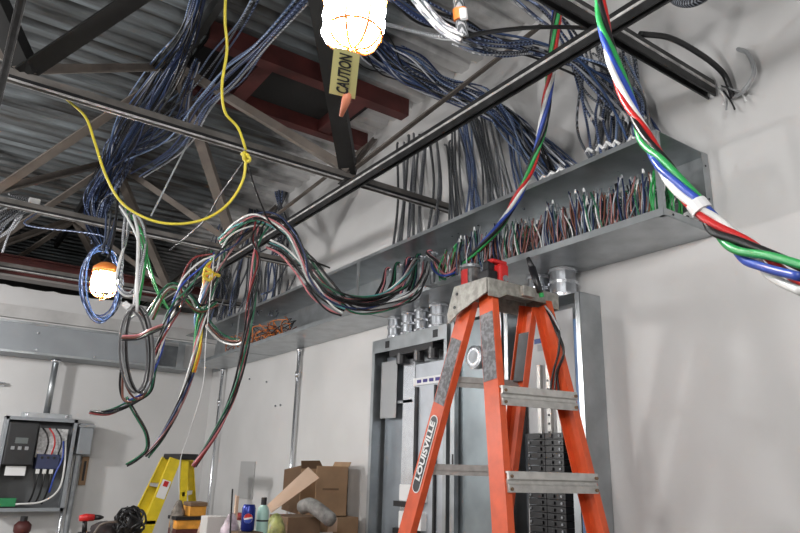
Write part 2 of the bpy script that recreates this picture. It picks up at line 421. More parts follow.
bundle('cable_bundle', 'loose blue cables fanning out under the frame chord beside the main bundle', 'cables',
       [at(196, 60, X=.95), at(186, 90, X=.98), at(172, 120, X=1.0), at(150, 140, X=.98), at(122, 150, X=.9)],
       10, [.04, .10, .17, .12, .06], .0052, DATA, 1.2, seed=5)
bundle('cable_bundle', 'thick woven bundle of blue cables behind the bright lamp running down to the wireway', 'cables',
       [at(335, 10, d=4.3), at(376, 50, d=4.2), at(410, 72, d=4.1), at(445, 88, d=4.0), at(482, 102, d=3.85), at(512, 124, X=2.40), at(537, 150, X=2.38), at(562, 178, X=2.34)],
       60, [.12, .11, .09, .075, .065, .06, .07, .09], .0052, DATA, 1.0, twist=.5, seed=6, res=6)
bundle('cable_bundle', 'bundle of blue cables at top centre passing under the near channel', 'cables',
       [at(388, -16, d=3.0), at(425, 12, d=3.1), at(462, 28, d=3.2), at(490, 40, d=3.3), at(528, 48, d=3.3), at(570, 62, d=3.3), at(600, 84, X=2.36), at(628, 112, X=2.36), at(640, 142, X=2.34)],
       13, [.07, .06, .05, .05, .04, .045, .08, .10, .07], .0066, DATA, 1.0, twist=.4, seed=7, res=6)
bundle('cable_bundle', 'dark cable bundle dropping behind the crossing of the two black channels', 'cables',
       [at(512, -14, d=3.2), at(540, 10, d=3.2), at(562, 30, d=3.2), at(578, 62, X=2.36), at(592, 98, X=2.38), at(598, 128, X=2.38), at(604, 168, X=2.34)],
       7, [.06, .05, .04, .05, .06, .07, .08], .0066, [SK, SB, SB, SW], 1.0, seed=8, res=6)
bundle('cable_bundle', 'lower slack cables looping beneath the top centre bundle', 'cables',
       [at(455, 36, d=3.1), at(480, 46, d=3.1), at(505, 50, d=3.15), at(532, 48, d=3.2)], 7, .03, .006, [SB, SK, SW], 1.0, seed=9)

# cable drops onto the wireway top; each is a separate strapped group
def ytop(px): return 326-.433*(px-215)
drops = [(402, 150, 395, 'd'), (413, 142, 406, 'd'), (424, 142, 417, 'd'), (434, 138, 430, 'd'), (450, 150, 454, 'd'), (455, 128, 461, 'd'), (461, 120, 471, 'b'),
         (467, 122, 480, 'b'), (474, 118, 489, 'd'), (482, 122, 498, 'd'), (492, 118, 510, 'w'), (511, 138, 524, 'b'), (600, 80, 592, 'w'), (608, 84, 602, 'd'),
         (616, 80, 612, 'b'), (626, 86, 622, 'd'), (634, 92, 632, 'w'), (640, 98, 641, 'b')]
words = ['leftmost cable drop above the wireway, left of the channel tip', 'dark cable drop second from the left above the wireway', 'dark cable drop crossing behind the tip of the black channel', 'dark cable drop just right of the channel tip',
         'dark bowed cable drop right of the channel tip', 'dark cable drop under the black channel, first of the middle group', 'blue cable drop second in the middle group above the wireway',
         'blue cable drop third in the middle group above the wireway', 'dark cable drop fourth in the middle group above the wireway', 'dark cable drop fifth in the middle group above the wireway',
         'pale cable drop sixth in the middle group above the wireway', 'blue cable drop beside the red white and blue feeder', 'pale cable drop first in the right group with white clips', 'dark cable drop second in the right group with white clips',
         'blue cable drop third in the right group with white clips', 'dark cable drop fourth in the right group with white clips', 'pale cable drop fifth in the right group with white clips', 'blue cable drop nearest the open wireway end']
for i, ((tx_, ty_, bx_, kd), lb) in enumerate(zip(drops, words)):
    ms = {'d': [SD, SK, SG, SD], 'w': [SG, SW, SG, W['grey']], 'b': [SB, SK, SN, SB]}[kd]
    b = at(bx_, ytop(bx_)+2, X=2.30); b.z = max(b.z, 2.91); b.z = 2.915
    a = at(tx_, ty_, X=2.44); m = a.lerp(b, .5)+V(.02, .04*random.uniform(-1, 1.5), 0)
    up = a+V(.01, .03, .06 if i < 12 else .25)
    if up.z > 3.95: up.z = 3.95
    o = bundle('cable_drop', lb, 'cables', [up, a, m, b], 3 if (i > 11 or i < 4) else 4, [.03, .026, .026, .030], (.0062 if i > 11 else .0068) if i > 3 else .009, ms, 1.0, seed=20+i)
    for s in range(2):
        MB().cyl(b+V(-.03+.05*s, -.02+.03*s, -.006), b+V(-.03+.05*s, -.02+.03*s, .03), .014, 8).build('connector', BRIGHT if s else GALV, o)
    if i > 11:
        for s in range(2):
            c = a.lerp(b, .45+.33*s)+V(-.03, random.uniform(-.03, .03), 0)
            MB().tube([c+V(0, -.02, -.012), c+V(-.005, 0, .012), c+V(0, .02, -.006)], .009, 5).build('clip', WHITEP, o)
for k, (px, lb) in enumerate(((545, 'left'), (553, 'middle'), (562, 'right'))):
    b = at(px, ytop(px)-2, X=2.28)
    MB().tube([b+V(0, -.03, 0), b+V(-.01, 0, .025), b+V(0, .035, .01)], .010, 6).build('cable_clip', WHITEP)
    tag(bpy.context.scene.collection.objects[-1], 'white plastic clip on the wireway top where the thick blue bundle ends, %s of three' % lb, 'clip')
# dark cable curtain beyond the coloured loop
for k, (x0, lb) in enumerate(((222, 'dark cable curtain on the wall left of the pink conductor drop'), (250, 'dark cable curtain on the wall right behind the conductor loop'), (276, 'dark cable curtain above the wireway, rightmost behind the loop'))):
    P0 = at(x0+4, 232, X=2.42); P1 = at(x0+2, 262, X=2.42); P2 = at(x0-2, 298, X=2.36); yb = P2.y
    P3 = V(2.3, yb-.05, 2.91)
    bundle('cable_curtain', lb, 'cables', [P0+V(0, .1, .45), P0, P1, P2, P3], 16, [.08, .12, .17, .18, .16], .008, [SK, SG, SK, SB], 1.0, seed=60+k)

# grey armoured cables and black cable at top centre
bundle('armoured_cable', 'bright braided metal cable curving from the lamp side to the orange marked joint', 'cable',
       [at(408, -14, d=2.2), at(425, 8, d=2.2), at(443, 28, d=2.2), at(462, 38, d=2.2)], 5, .014, .0062, [SW, WHITEP, SW, GALV, SW], .5, seed=80, sides=7)
bundle('armoured_cable', 'pale grey cable coming in from behind the bright lamp', 'cable',
       [at(380, 22, d=2.6), at(410, 30, d=2.4), at(440, 37, d=2.25), at(462, 38, d=2.2)], 2, .008, .007, [SG, W['grey']], .5, seed=81, sides=7)
j = thing('cable_joint', 'grey cable stub with orange and white marker band above the near channel', 'cable joint', tuple(at(459, -10, d=2.2)))
MB().tube(catmull([at(457, -14, d=2.2), at(459, 4, d=2.2), at(461, 22, d=2.2), at(463, 37, d=2.2)], 4), .020, 10).build('stub', SG, j, smooth=True)
MB().cyl(at(459.6, 9, d=2.19), at(460.6, 20, d=2.19), .024, 12).build('marker_band', W['orange'], j)
MB().cyl(at(463, 9, d=2.165), at(464, 19, d=2.165), .013, 10).build('white_band', WHITEP, j)
o = MB().tube(catmull([at(463, 37, d=2.2), at(490, 32, d=2.3), at(525, 28, d=2.4), at(556, 27, d=2.5), at(585, 28, d=2.55), at(620, 30, d=2.6)], 6), .0085, 8).build('black_cable', W['black'], smooth=True)
tag(o, 'black cable running right from the orange marked joint behind the channel', 'cable')
end = at(733, 98, X=WX-.015)
o = MB().tube(catmull([at(640, 34, X=2.0), at(670, 38, X=2.15), at(700, 54, X=2.3), at(722, 72, X=2.42), at(730, 88, X=2.46), end], 6), .012, 8).build('black_cable', W['black'], smooth=True)
tag(o, 'thick black cable looping over the channel end to the right wall', 'cable')
o = MB().tube(catmull([end, at(744, 90, X=2.45), at(754, 72, X=2.45), at(748, 54, X=2.45), at(738, 49, X=2.47)], 6), .009, 8).build('black_cable', W['grey'], smooth=True)
tag(o, 'dark grey cable loop on the wall right of the channel end', 'cable')
bundle('wire_whip', 'frayed white wire ends poking from the wall beside the channel end', 'wires', [at(722, 88, X=2.48), at(730, 96, X=2.45), at(736, 102, X=2.42)], 6, [.015, .03, .035], .004, [WHITEP, W['grey'], W['black']], 1, seed=82)
o = MB().tube(catmull([at(666, -12, X=2.2), at(676, 0, X=2.2), at(690, 3, X=2.2), at(705, -4, X=2.2), at(712, -16, X=2.2)], 5), .02, 8).build('black_cable', SK, smooth=True)
tag(o, 'dark cable bend peeking in at the top right edge', 'cable')
bundle('cable_bundle', 'thin grey cables draped over the wall from the channel crossing at right', 'cables',
       [at(598, 50, X=2.3), at(622, 72, X=2.36), at(640, 98, X=2.4), at(650, 130, X=2.36), at(654, 140, X=2.3)], 4, .025, .006, [SK, SG], 1, seed=83)

# ------------------------------------------------------------------ thick feeder conductors
root = thing('feeder_cable', 'thick red blue white green and black conductors sweeping to the right edge', 'feeder cable', tuple(at(600, 0, d=1.3)))
def path_px(pts): return catmull([at(a, b, d=c) for a, b, c in pts], 8)
ctr = [(599, -18, 1.34), (603, 22, 1.28), (613, 60, 1.22), (628, 100, 1.15), (646, 138, 1.08), (664, 166, 1.02), (682, 190, .97), (700, 208, .93), (718, 228, .90), (744, 249, .86), (774, 266, .81), (812, 282, .75)]
IDX = [-.8, .65, 2.1, 3.1, 5.0, 6.4, 7.2, 7.7, 8.9, 10.2, 11.2, 11.6]
for k, cc in enumerate(('green', 'blue', 'white', 'red', 'black')):
    pts = []
    for j_, (a, b, c) in enumerate(ctr):
        an = math.pi+.35+2*math.pi/5*(k-IDX[j_]); rr = .0088 if j_ not in (7,) else .0072
        if j_ > 8: rr = .0088+.002*(j_-8)
        pts.append(at(a, b, d=c)+_r*(math.cos(an)*rr)+_u*(math.sin(an)*rr)+_f*(math.sin(an*1.3)*.003))
    MB().tube(catmull(pts, 8), .0056, 10).build(cc+'_conductor', W[cc], root, smooth=True)
MB().cyl(at(696, 203, d=.935), at(703, 212, d=.925), .0145, 14).build('tape_wrap', WHITEP, root)

root = thing('feeder_cable', 'red white blue and green conductors dropping behind the channel into the wireway', 'feeder cable', tuple(at(558, 0, X=2.0)))
base = [(560, -14), (557, 12), (554, 42), (551, 72), (547, 100), (542, 130), (531, 168), (517, 198), (501, 224), (480, 248), (462, 266)]
xs = [1.9, 1.92, 1.94, 1.96, 1.98, 2.0, 2.03, 2.06, 2.10, 2.14, 2.2]
cols = ['green', 'red', 'white', 'blue', 'black']
IDX2 = [-2.4, -1.6, -.8, 0, 1.3, 2.4, 4.2, 6, 7.7, 8.7, 9.5]
for k, cc in enumerate(cols):
    pts = []
    for j_, ((a, b), X_) in enumerate(zip(base, xs)):
        an = math.pi+2*math.pi/5*(k-IDX2[j_]); pts.append(at(a, b, X=X_)+_r*(math.cos(an)*.0135)+_f*(math.sin(an)*.012)+_u*(math.sin(an)*.004))
    MB().tube(catmull(pts, 7), .0092, 8).build(cc+'_conductor', W[cc], root, smooth=True)

MIX = [W['black'], W['dkgreen'], W['pink'], W['black'], W['white'], W['black'], W['navy'], W['dkpink'], W['black'], W['teal'], W['black']]
MIX2 = [W['blue'], W['white'], W['black'], W['green'], W['pink'], W['teal']]
bundle('conductor_loop', 'coloured conductor loop arching over the near channel then sagging to the wireway bushings', 'conductors',
       [at(222, 243, d=3.5), at(236, 230, d=3.45), at(256, 220, d=3.4), at(276, 222, d=3.35), at(292, 234, d=3.3), at(303, 256, d=3.3), at(314, 278, d=3.3), at(334, 295, d=3.3), at(362, 301, d=3.35), at(388, 296, d=3.4), at(404, 282, d=3.45), at(412, 264, X=2.2), at(414, 262, X=2.35)],
       11, [.03, .03, .035, .035, .03, .03, .03, .035, .035, .03, .03, .03, .03], .0052, MIX, .6, twist=.6, part='conductor', seed=90, res=6, sides=6)
bundle('conductor_loop', 'lower slack conductors hanging from the channel and ending at the wireway lip', 'conductors',
       [at(268, 244, d=3.3), at(284, 252, d=3.3), at(302, 272, d=3.3), at(316, 292, d=3.3), at(330, 306, d=3.3), at(343, 313, d=3.3)],
       5, [.02, .025, .03, .03, .025, .02], .005, [W['black'], W['pink'], W['black'], W['teal'], W['white']], .6, twist=.3, part='conductor', seed=91, res=6, sides=6)
bundle('conductor_loop', 'thin conductors from the channel to the second wireway bushing', 'conductors',
       [at(300, 250, d=3.35), at(312, 262, d=3.35), at(330, 285, d=3.35), at(352, 308, d=3.35), at(380, 308, d=3.4), at(412, 296, d=3.4), at(424, 276, X=2.2), at(426, 264, X=2.35)],
       6, .02, .0048, [W['dkgreen'], W['pink'], W['black'], W['white'], W['black'], W['black']], .6, twist=.4, part='conductor', seed=92, res=6, sides=6)
bundle('conductor_loop', 'short blue and green conductor hooks beside the ladder cap', 'conductors',
       [at(434, 262, X=2.3), at(437, 270, X=2.2), at(446, 277, X=2.14), at(458, 270, X=2.2), at(470, 258, X=2.3)], 4, .015, .006, [W['blue'], W['dkgreen'], W['white'], W['pink']], .6, part='conductor', seed=93, sides=6)
bundle('conductor_drop', 'coloured conductors draped over the channel hanging down to a tip near the yellow ladder', 'conductors',
       [at(270, 221, d=3.4), at(250, 225, d=3.35), at(232, 240, d=3.3), at(220, 262, d=3.3), at(210, 292, d=3.3), at(201, 325, d=3.3), at(195, 360, d=3.3), at(182, 398, d=3.3), at(165, 432, d=3.3), at(147, 456, d=3.3)],
       6, [.03, .03, .03, .03, .022, .02, .016, .013, .011, .012], .005, [W['black'], W['white'], W['dkgreen'], W['black'], W['dkpink'], W['navy']], .6, twist=1.35, part='conductor', seed=94, res=6, sides=6)
bundle('conductor_drop', 'pink green and black conductors hanging straight from the loop, longest at right', 'conductors',
       [at(262, 224, d=3.3), at(256, 240, d=3.25), at(256, 262, d=3.2), at(251, 300, d=3.2), at(245, 345, d=3.2), at(234, 392, d=3.2), at(216, 432, d=3.2), at(194, 466, d=3.2)],
       6, [.03, .022, .02, .018, .016, .014, .012, .010], .005, [W['pink'], W['black'], W['dkgreen'], W['black'], W['black'], W['dkred']], .5, twist=1.35, part='conductor', seed=95, res=6, sides=6)
bundle('conductor_drop', 'blue white and pink conductors hooked over and hanging towards the cable coil', 'conductors',
       [at(212, 252, d=3.0), at(198, 262, d=3.0), at(186, 284, d=3.0), at(177, 304, d=3.0), at(166, 326, d=3.0), at(158, 352, d=3.0), at(152, 376, d=3.0), at(147, 392, d=3.0), at(128, 404, d=3.0), at(109, 412, d=3.0), at(90, 413, d=3.0)],
       6, [.02, .03, .03, .022, .016, .014, .014, .014, .012, .01, .008], .0046, [W['blue'], W['white'], W['dkred'], W['black'], W['black'], W['dkgreen']], .5, twist=1.35, part='conductor', seed=96, res=6, sides=6)
bundle('conductor_drop', 'thin twisted conductors ending in a curl right of the grey panel', 'conductors',
       [at(126, 397, d=3.0), at(134, 412, d=3.0), at(146, 432, d=3.0), at(147, 448, d=3.0), at(138, 458, d=3.0), at(127, 465, d=3.0)],
       3, .006, .0045, [W['dkgreen'], W['brown'], W['black']], .5, twist=.8, part='conductor', seed=97, sides=6)
bundle('conductor_drop', 'yellow tied bunch of coloured conductors hanging behind the string', 'conductors',
       [at(214, 256, d=3.35), at(209, 270, d=3.3), at(204, 292, d=3.3), at(199, 318, d=3.3), at(198, 345, d=3.3), at(194, 372, d=3.3)],
       6, [.022, .02, .016, .02, .018, .01], .006, [W['white'], W['orange'], W['yellow'], W['pink'], W['green'], W['ltblue']], .6, twist=1.35, part='conductor', seed=98, sides=6)
k = at(208, 274, d=3.25); 
o = MB().tube(catmull([k+V(-.02, 0, .03), k+V(.02, -.01, .01), k+V(-.02, .01, -.005), k+V(.01, 0, -.03), k+V(.03, 0, .005), k+V(.06, 0, 0)], 4), .009, 6).build('yellow_tie', W['yellow'], smooth=True)
tag(o, 'yellow tie knotted round the hanging conductor bunch', 'tie')
bundle('conductor_loop', 'brown and white wires looping from the yellow tied bunch to the hanging pink drop', 'conductors',
       [at(202, 302, d=3.4), at(207, 322, d=3.4), at(222, 338, d=3.4), at(240, 342, d=3.35), at(247, 330, d=3.3)], 4, .014, .0055, [W['brown'], W['white'], W['black'], W['dkgreen']], .8, part='conductor', seed=99)
bundle('conductor_loop', 'green and brown wires bridging the cable coil and hanging conductors', 'conductors',
       [at(150, 318, d=3.2), at(164, 292, d=3.2), at(176, 286, d=3.2), at(190, 298, d=3.2), at(200, 310, d=3.25), at(216, 302, d=3.3)], 5, .02, .005, [W['dkgreen'], W['brown'], W['green'], W['white'], W['black']], 1, part='conductor', seed=100)
bundle('conductor_drop', 'short brown wires lying across the grey cable coil', 'conductors',
       [at(122, 338, d=2.75), at(138, 337, d=2.75), at(152, 331, d=2.75), at(163, 326, d=2.75)], 4, .008, .0045, [W['brown'], W['black'], W['dkgreen'], W['pink']], .6, part='conductor', seed=101)
bundle('conductor_drop', 'white and green cables hanging from the frame to the grey coil', 'conductors',
       [at(122, 208, d=3.4), at(136, 224, d=3.3), at(142, 246, d=3.2), at(139, 275, d=3.1), at(136, 305, d=3.0)], 4, [.02, .025, .02, .015, .012], .006, [WHITEP, SG, W['green'], SW], .8, part='conductor', seed=102)
bundle('conductor_drop', 'single green and white wires sagging right of the small lamp', 'conductors',
       [at(142, 236, d=3.2), at(148, 262, d=3.2), at(158, 290, d=3.2), at(170, 312, d=3.2)], 2, .012, .0045, [W['green'], W['green']], .8, part='conductor', seed=103)
# grey coil
cc = thing('cable_coil', 'hanging oval coil of grey and black cable left of the conductors', 'coil', tuple(at(136, 310, d=2.85)))
for k in range(6):
    w_ = random.uniform(12, 16); cx = 135+random.uniform(-4, 4); cy = 352+random.uniform(-3, 3); hh = 41+random.uniform(-4, 4)
    pts = [at(cx+w_*math.sin(a*math.pi/12)+3*(1-math.cos(a*math.pi/12))*.5, cy-hh*math.cos(a*math.pi/12), d=2.85+.03*math.sin(a*math.pi/12)+k*.01) for a in range(24)]
    MB().tube(pts, .0046, 7, loop=True).build('turn', [W['dkgrey'], W['black'], W['grey'], W['dkgrey'], W['grey'], W['brown']][k], cc, smooth=True)
MB().tube(catmull([at(137, 312, d=2.86), at(137, 280, d=2.86), at(138, 235, d=3.0), at(134, 215, d=3.2)], 5), .007, 7).build('tail', WHITEP, cc, smooth=True)
MB().cyl(at(124, 303, d=2.85), at(129, 308, d=2.85), .014, 8).build('tail_connector', WHITEP, cc)
o = bundle('cable_tail', 'dark brown cable tail curling below the grey coil', 'cable', [at(122, 370, d=2.85), at(121, 388, d=2.85), at(124, 400, d=2.85), at(132, 402, d=2.85)], 2, .006, .005, [W['brown'], W['black']], .5, seed=104)
# white loop
bundle('cable_loop', 'white and grey slack cable loop between the small lamp and the coil', 'cable',
       [at(128, 210, d=3.4), at(126, 236, d=3.3), at(120, 262, d=3.2), at(119, 284, d=3.2), at(126, 294, d=3.2), at(136, 291, d=3.2), at(141, 278, d=3.2), at(143, 262, d=3.2)], 3, .012, .006, [SW, WHITEP, SG], .6, seed=105, sides=7)
# blue coil round small lamp
bc = thing('cable_coil', 'pale blue oval cable coil hanging around the small lamp', 'coil', tuple(at(101, 250, d=3.5)))
for k in range(7):
    w_ = random.uniform(16, 21); hh = random.uniform(33, 39); cx = 101+random.uniform(-2, 2); cy = 284+random.uniform(-2, 2)
    pts = [at(cx+w_*math.sin(a*math.pi/12), cy-hh*math.cos(a*math.pi/12), d=3.95+k*.015-.04*math.cos(a*math.pi/12)) for a in range(24)]
    MB().tube(pts, .0052, 6, loop=True).build('turn', [W['steelblue'], SB, W['navy'], W['steelblue'], W['navy'], SK, W['steelblue']][k], bc, smooth=True)
MB().tube(catmull([at(103, 248, d=3.76), at(100, 235, d=3.95), V(.30, 4.60, 3.0), V(.35, 4.76, 3.145)], 5), .005, 6).build('tail', SB, bc, smooth=True)
bundle('cable_drop', 'dark blue cables feeding down to the coil at the small lamp', 'cables', [at(112, 215, d=4.2), at(108, 238, d=3.8), at(104, 250, d=3.5)], 5, [.03, .02, .015], .006, [SB, SK, SN], .8, seed=106)
# left grey cables
bundle('cable_bundle', 'grey cables fanning to the left edge with a white clamp', 'cables',
       [at(38, 203, Y=4.9), at(24, 207, Y=4.9), at(6, 218, Y=4.9), at(-14, 236, Y=4.9)], 14, [.02, .05, .12, .16], .007, GREYS, 1, seed=107)
o = MB().box(*[tuple(at(34, 203, Y=4.86)+V(a, b, c)) for a, b, c in ((-.035, -.02, -.035), (.035, .02, .03))]).build('cable_clamp', WHITEP, bevel=.006); tag(o, 'white cable clamp on the far chord at the left', 'clamp')
bundle('cable_bundle', 'grey cable tails hanging from the white clamp at the left', 'cables', [at(8, 196, Y=4.9), at(22, 199, Y=4.9), at(36, 204, Y=4.9), at(42, 208, Y=4.9)], 3, .02, .008, [SG, WHITEP], .6, seed=108)
# yellow extension cord
yc = thing('extension_cord', 'yellow extension cord hanging in a big sagging loop from the roof with a knot', 'cord', tuple(at(245, 158, d=2.9)))
MB().tube(catmull([at(226, -14, d=2.7), at(225, 20, d=2.72), at(227, 50, d=2.75), at(222, 85, d=2.8), at(225, 112, d=2.85), at(238, 128, d=2.9), at(246, 150, d=2.95)], 7), .0062, 8).build('upper_run', YCORD, yc, smooth=True)
MB().tube(catmull([at(246, 155, d=2.95), at(243, 180, d=2.95), at(228, 204, d=2.95), at(205, 219, d=2.95), at(176, 224, d=2.95), at(148, 219, d=2.95), at(122, 203, d=2.98), at(106, 176, d=3.0), at(95, 143, d=3.05), at(86, 118, d=3.1), at(71, 103, d=3.15), at(50, 86, d=3.3), at(33, 75, d=3.4)], 7), .0062, 8).build('sagging_loop', YCORD, yc, smooth=True)
kn = at(246, 157, d=2.94)
MB().tube(catmull([kn+V(.018*math.cos(a*1.3), .018*math.sin(a*1.9), .016*math.sin(a*1.1)) for a in range(16)], 3), .0062, 7).build('knot', YCORD, yc, smooth=True)
o = MB().tube(catmull([at(245, 160, d=2.96), at(232, 178, d=3.1), at(218, 198, d=3.3), at(203, 222, d=3.5), at(170, 250, d=3.7)], 6), .005, 6).build('hanging_cord', W['black'], smooth=True); tag(o, 'black cord hanging from the yellow knot down to the left', 'cord')
o = MB().tube(catmull([at(247, 160, d=2.96), at(253, 182, d=3.0), at(262, 206, d=3.1), at(270, 222, d=3.2), at(290, 240, d=3.3), at(308, 258, d=3.3), at(330, 268, d=3.35)], 6), .0045, 6).build('hanging_cord', W['black'], smooth=True); tag(o, 'black cord hanging from the yellow knot over the conductor loop', 'cord')
o = MB().cyl(at(190, 139, d=3.7), at(151, 216, d=3.7), .005, 8).build('threaded_rod', GALV); tag(o, 'thin bright rod slanting down inside the yellow cord loop', 'rod')
o = MB().tube(catmull([at(214, 255, d=3.25), at(206, 340, d=3.25), at(203, 385, d=3.25), at(190, 430, d=3.25), at(180, 462, d=3.25), at(179, 500, d=3.25)], 6), .0024, 5).build('pull_string', WHITEP, smooth=True); tag(o, 'thin white string hanging in front of the yellow ladder', 'string')

# wireway bushings with conductors (top of B3)
for k, (px, py, lb) in enumerate(((391, 272, 'leftmost of five'), (401, 267, 'second of five from the left'), (412, 262, 'middle one of five'), (422, 259, 'fourth of five from the left'), (433, 255, 'rightmost of five, nearest the ladder'))):
    c = at(px, py, X=2.36)
    bu = thing('conduit_bushing', 'ringed conduit bushing with conductors in the wireway, '+lb, 'bushing', tuple(c))
    MB().lathe(c, [(.015, Z0+.004-c.z), (.015, -.008), (.020, -.008), (.020, .004)], 14).build('body', GALV_D, bu)
    MB().lathe(c+V(0, 0, .004), [(.027, 0), (.028, .010), (.022, .014)], 14).build('rim', BRIGHT, bu)
    tx = px-16 if k < 4 else px+14; ty = 296 if k < 4 else 276
    for q in range(5):
        o_ = V(0, .006*math.cos(q*1.26), .006*math.sin(q*1.26))
        e = at(tx+q*1.5, ty+q, X=2.20 if k < 4 else 2.16)
        m_ = [c+V(-.045, 0, .0)+o_*1.2, c.lerp(e, .5)+V(-.02, -.02, 0)+o_, e+o_]
        MB().tube(catmull([c+V(0, 0, .012), c+V(-.02, 0, .022)+o_]+m_, 5), .0052, 6).build('conductor', [W['black'], W['black'], W['dkgreen'] if k % 2 else W['pink'], W['navy'] if k > 1 else W['black'], W['white']][q], bu, smooth=True)
# label, bushing and green wires at the open end
o = MB().box(tuple(at(669, 207, X=2.493)), tuple(at(677, 203, X=2.490))).build('warning_label', WHITEP); tag(o, 'small white label on the wireway back near its open end', 'label')
c = at(690, 219, X=2.46)
kb = thing('knockout_bushing', 'white round bushing with black hole low at the open wireway end', 'bushing', tuple(c))
MB().tube([c+V(-.02, 0, 0), c+V(.02, 0, 0)], .028, 16).build('ring', WHITEP, kb); MB().tube([c+V(-.024, 0, 0), c+V(-.019, 0, 0)], .011, 12).build('hole', BLACK, kb)
bundle('ground_wires', 'green ground wires looped inside the wireway behind its end strap', 'wires', [at(668, 172, X=2.40), at(664, 182, X=2.36), at(666, 196, X=2.36), at(669, 206, X=2.42)], 5, .012, .004, [W['green']], 1, seed=110, part='conductor')
bundle('ground_wires', 'green ground wires bunched at the left end of the crowded wireway wires', 'wires', [at(470, 246, X=2.3), at(458, 248, X=2.25), at(456, 262, X=2.25), at(460, 270, X=2.3)], 9, .03, .004, [W['green']], 1, seed=111, part='conductor')

# ------------------------------------------------------------------ conduits on the walls
def emt(lab, x, y, z0, z1, r=.014, cz=(), off=(-1, 0)):
    t = thing('conduit', lab, 'conduit', (x, y, z0))
    MB().cyl((x, y, z0), (x, y, z1), r, 14).build('tube', BRIGHT if r < .02 else GALV, t, smooth=True)
    for c in cz: MB().cyl((x, y, c-.025), (x, y, c+.025), r*1.45, 14).build('coupling', BRIGHT, t, smooth=True)
    MB().cyl((x, y, z1-.03), (x, y, z1), r*1.6, 14).build('connector', BRIGHT, t, smooth=True)
emt('bright steel conduit down the right wall from the wireway, nearest the cabinets', WX-.03, 5.03, .02, 2.54, .016, (2.32,))
emt('thin conduit down the right wall in the far corner', WX-.05, 6.75, .02, 2.54, .015, (2.2,))
emt('short wide conduit from the far wireway to the starter panel', .925, FY-.12, 1.97, 2.50, .028)
# small wall screws / hooks
for px, py, lb in ((250, 379, 'upper left'), (267, 382, 'upper right'), (276, 406, 'lower left'), (281, 405, 'lower right')):
    p = at(px, py, X=WX); o = MB().cyl(p, p+V(-.012, 0, 0), .009, 8).build('wall_anchor', GALV_D); tag(o, 'tiny wall anchor on the right wall, %s of four' % lb, 'anchor')
o = MB().box((2.487, 5.80, 1.30), (2.499, 6.12, 1.62)).build('wall_plate', mat('pale_plate', (.42, .42, .42), .6)); tag(o, 'pale grey flush plate low on the right wall beside the corner conduit', 'plate')
p = at(1, 384, Y=FY-.01); o = MB().cyl(p+V(-.1, -.02, 0), p+V(.03, -.02, 0), .018, 10).build('pipe_stub', BRIGHT); tag(o, 'bright pipe stub on the far wall at the left edge', 'pipe')

# ------------------------------------------------------------------ panel cabinets
CX = 2.35
def tub(lab, y0, y1, z0, z1, flange=.03, name='electrical_cabinet'):
    t = thing(name, lab, 'cabinet', (WX, (y0+y1)/2, z0))
    MB().box((WX-.006, y0, z0), (WX-.003, y1, z1)).build('back_panel', GALV, t)
    MB().box((CX, y0, z0), (WX-.006, y0+.002, z1)).build('side_panel', GALV, t)
    MB().box((CX, y1-.002, z0), (WX-.006, y1, z1)).build('side_panel', GALV, t)
    MB().box((CX, y0, z1-.002), (WX-.006, y1, z1)).build('top_panel', GALV, t)
    MB().box((CX, y0, z0), (WX-.006, y1, z0+.002)).build('bottom_panel', GALV, t)
    f = MB(); f.box((CX, y0, z0), (CX+.002, y0+flange, z1)); f.box((CX, y1-flange, z0), (CX+.002, y1, z1)); f.build('trim_flange', GALV, t)
    return t
CT = 2.402
c1 = tub('leftmost tall open steel cabinet under the wireway, seen left of the ladder', 2.915, 3.70, .75, CT)
MB().box((CX-.002, 2.915, CT-.085), (CX, 3.70, CT)).build('top_rail', GALV, c1)
for y in (3.50, 3.00):
    MB().box((CX-.004, y, CT-.065), (CX-.0015, y+.045, CT-.02)).build('slot', BLACK, c1)
MB().box((CX+.0, 3.05, CT-.125), (CX+.09, 3.50, CT-.086)).build('shade_block', BLACK, c1)  # black box stands in for the shadow under the top rail
for y in (3.40, 3.22, 3.08):
    MB().tube([(CX+.03, y, CT-.115), (CX+.03, y, CT-.18)], .035, 12).build('lug', DARKST, c1)
INT = mat('interior_sheet', (.30, .33, .36), .35, .6, n=.12, ns=5)
MB().box((CX+.10, 3.44, .76), (CX+.104, 3.67, CT-.10)).build('gutter_plate', INT, c1)
MB().box((CX+.05, 3.48, CT-.5), (CX+.054, 3.66, CT-.14)).build('wiring_diagram', mat('grey_paper', (.36, .37, .38), .8), c1)
MB().box((CX+.06, 3.30, .76), (CX+.064, 3.42, CT-.15)).build('inner_plate', BRIGHT, c1)
MB().box((CX+.06, 2.99, .76), (CX+.064, 3.29, CT-.19)).build('dead_front', mat('light_steel', (.5, .53, .57), .35, .5, n=.1, ns=6), c1)
MB().box((CX+.045, 3.255, .76), (CX+.06, 3.275, CT-.33)).build('divider', DARKST, c1)
MB().box((CX+.045, 3.075, .76), (CX+.06, 3.09, CT-.33)).build('divider', DARKST, c1)
MB().box((CX+.05, 2.96, CT-.32), (CX+.056, 3.30, CT-.275)).build('rating_strip', WHITEP, c1)
for k in range(5): MB().box((CX+.047, 3.26-.06*k, CT-.307), (CX+.050, 3.22-.06*k, CT-.288)).build('strip_mark', mat('violet_ink', (.05, .04, .22), .6), c1)
p = at(395, 402, X=2.40); MB().box((CX+.06, 3.32, p.z-.01), (CX+.075, 3.52, p.z+.008)).build('bracket', GALV_D, c1)
for py in (493, 520, 540):
    p = at(405, py, X=2.40); MB().box((CX+.02, 3.16, p.z-.045), (CX+.07, 3.38, p.z+.05)).build('terminal_block', WHITEP, c1, bevel=.006)
    MB().box((CX+.01, 3.2, p.z-.075), (CX+.05, 3.42, p.z-.045)).build('terminal_lug', BLACK, c1)
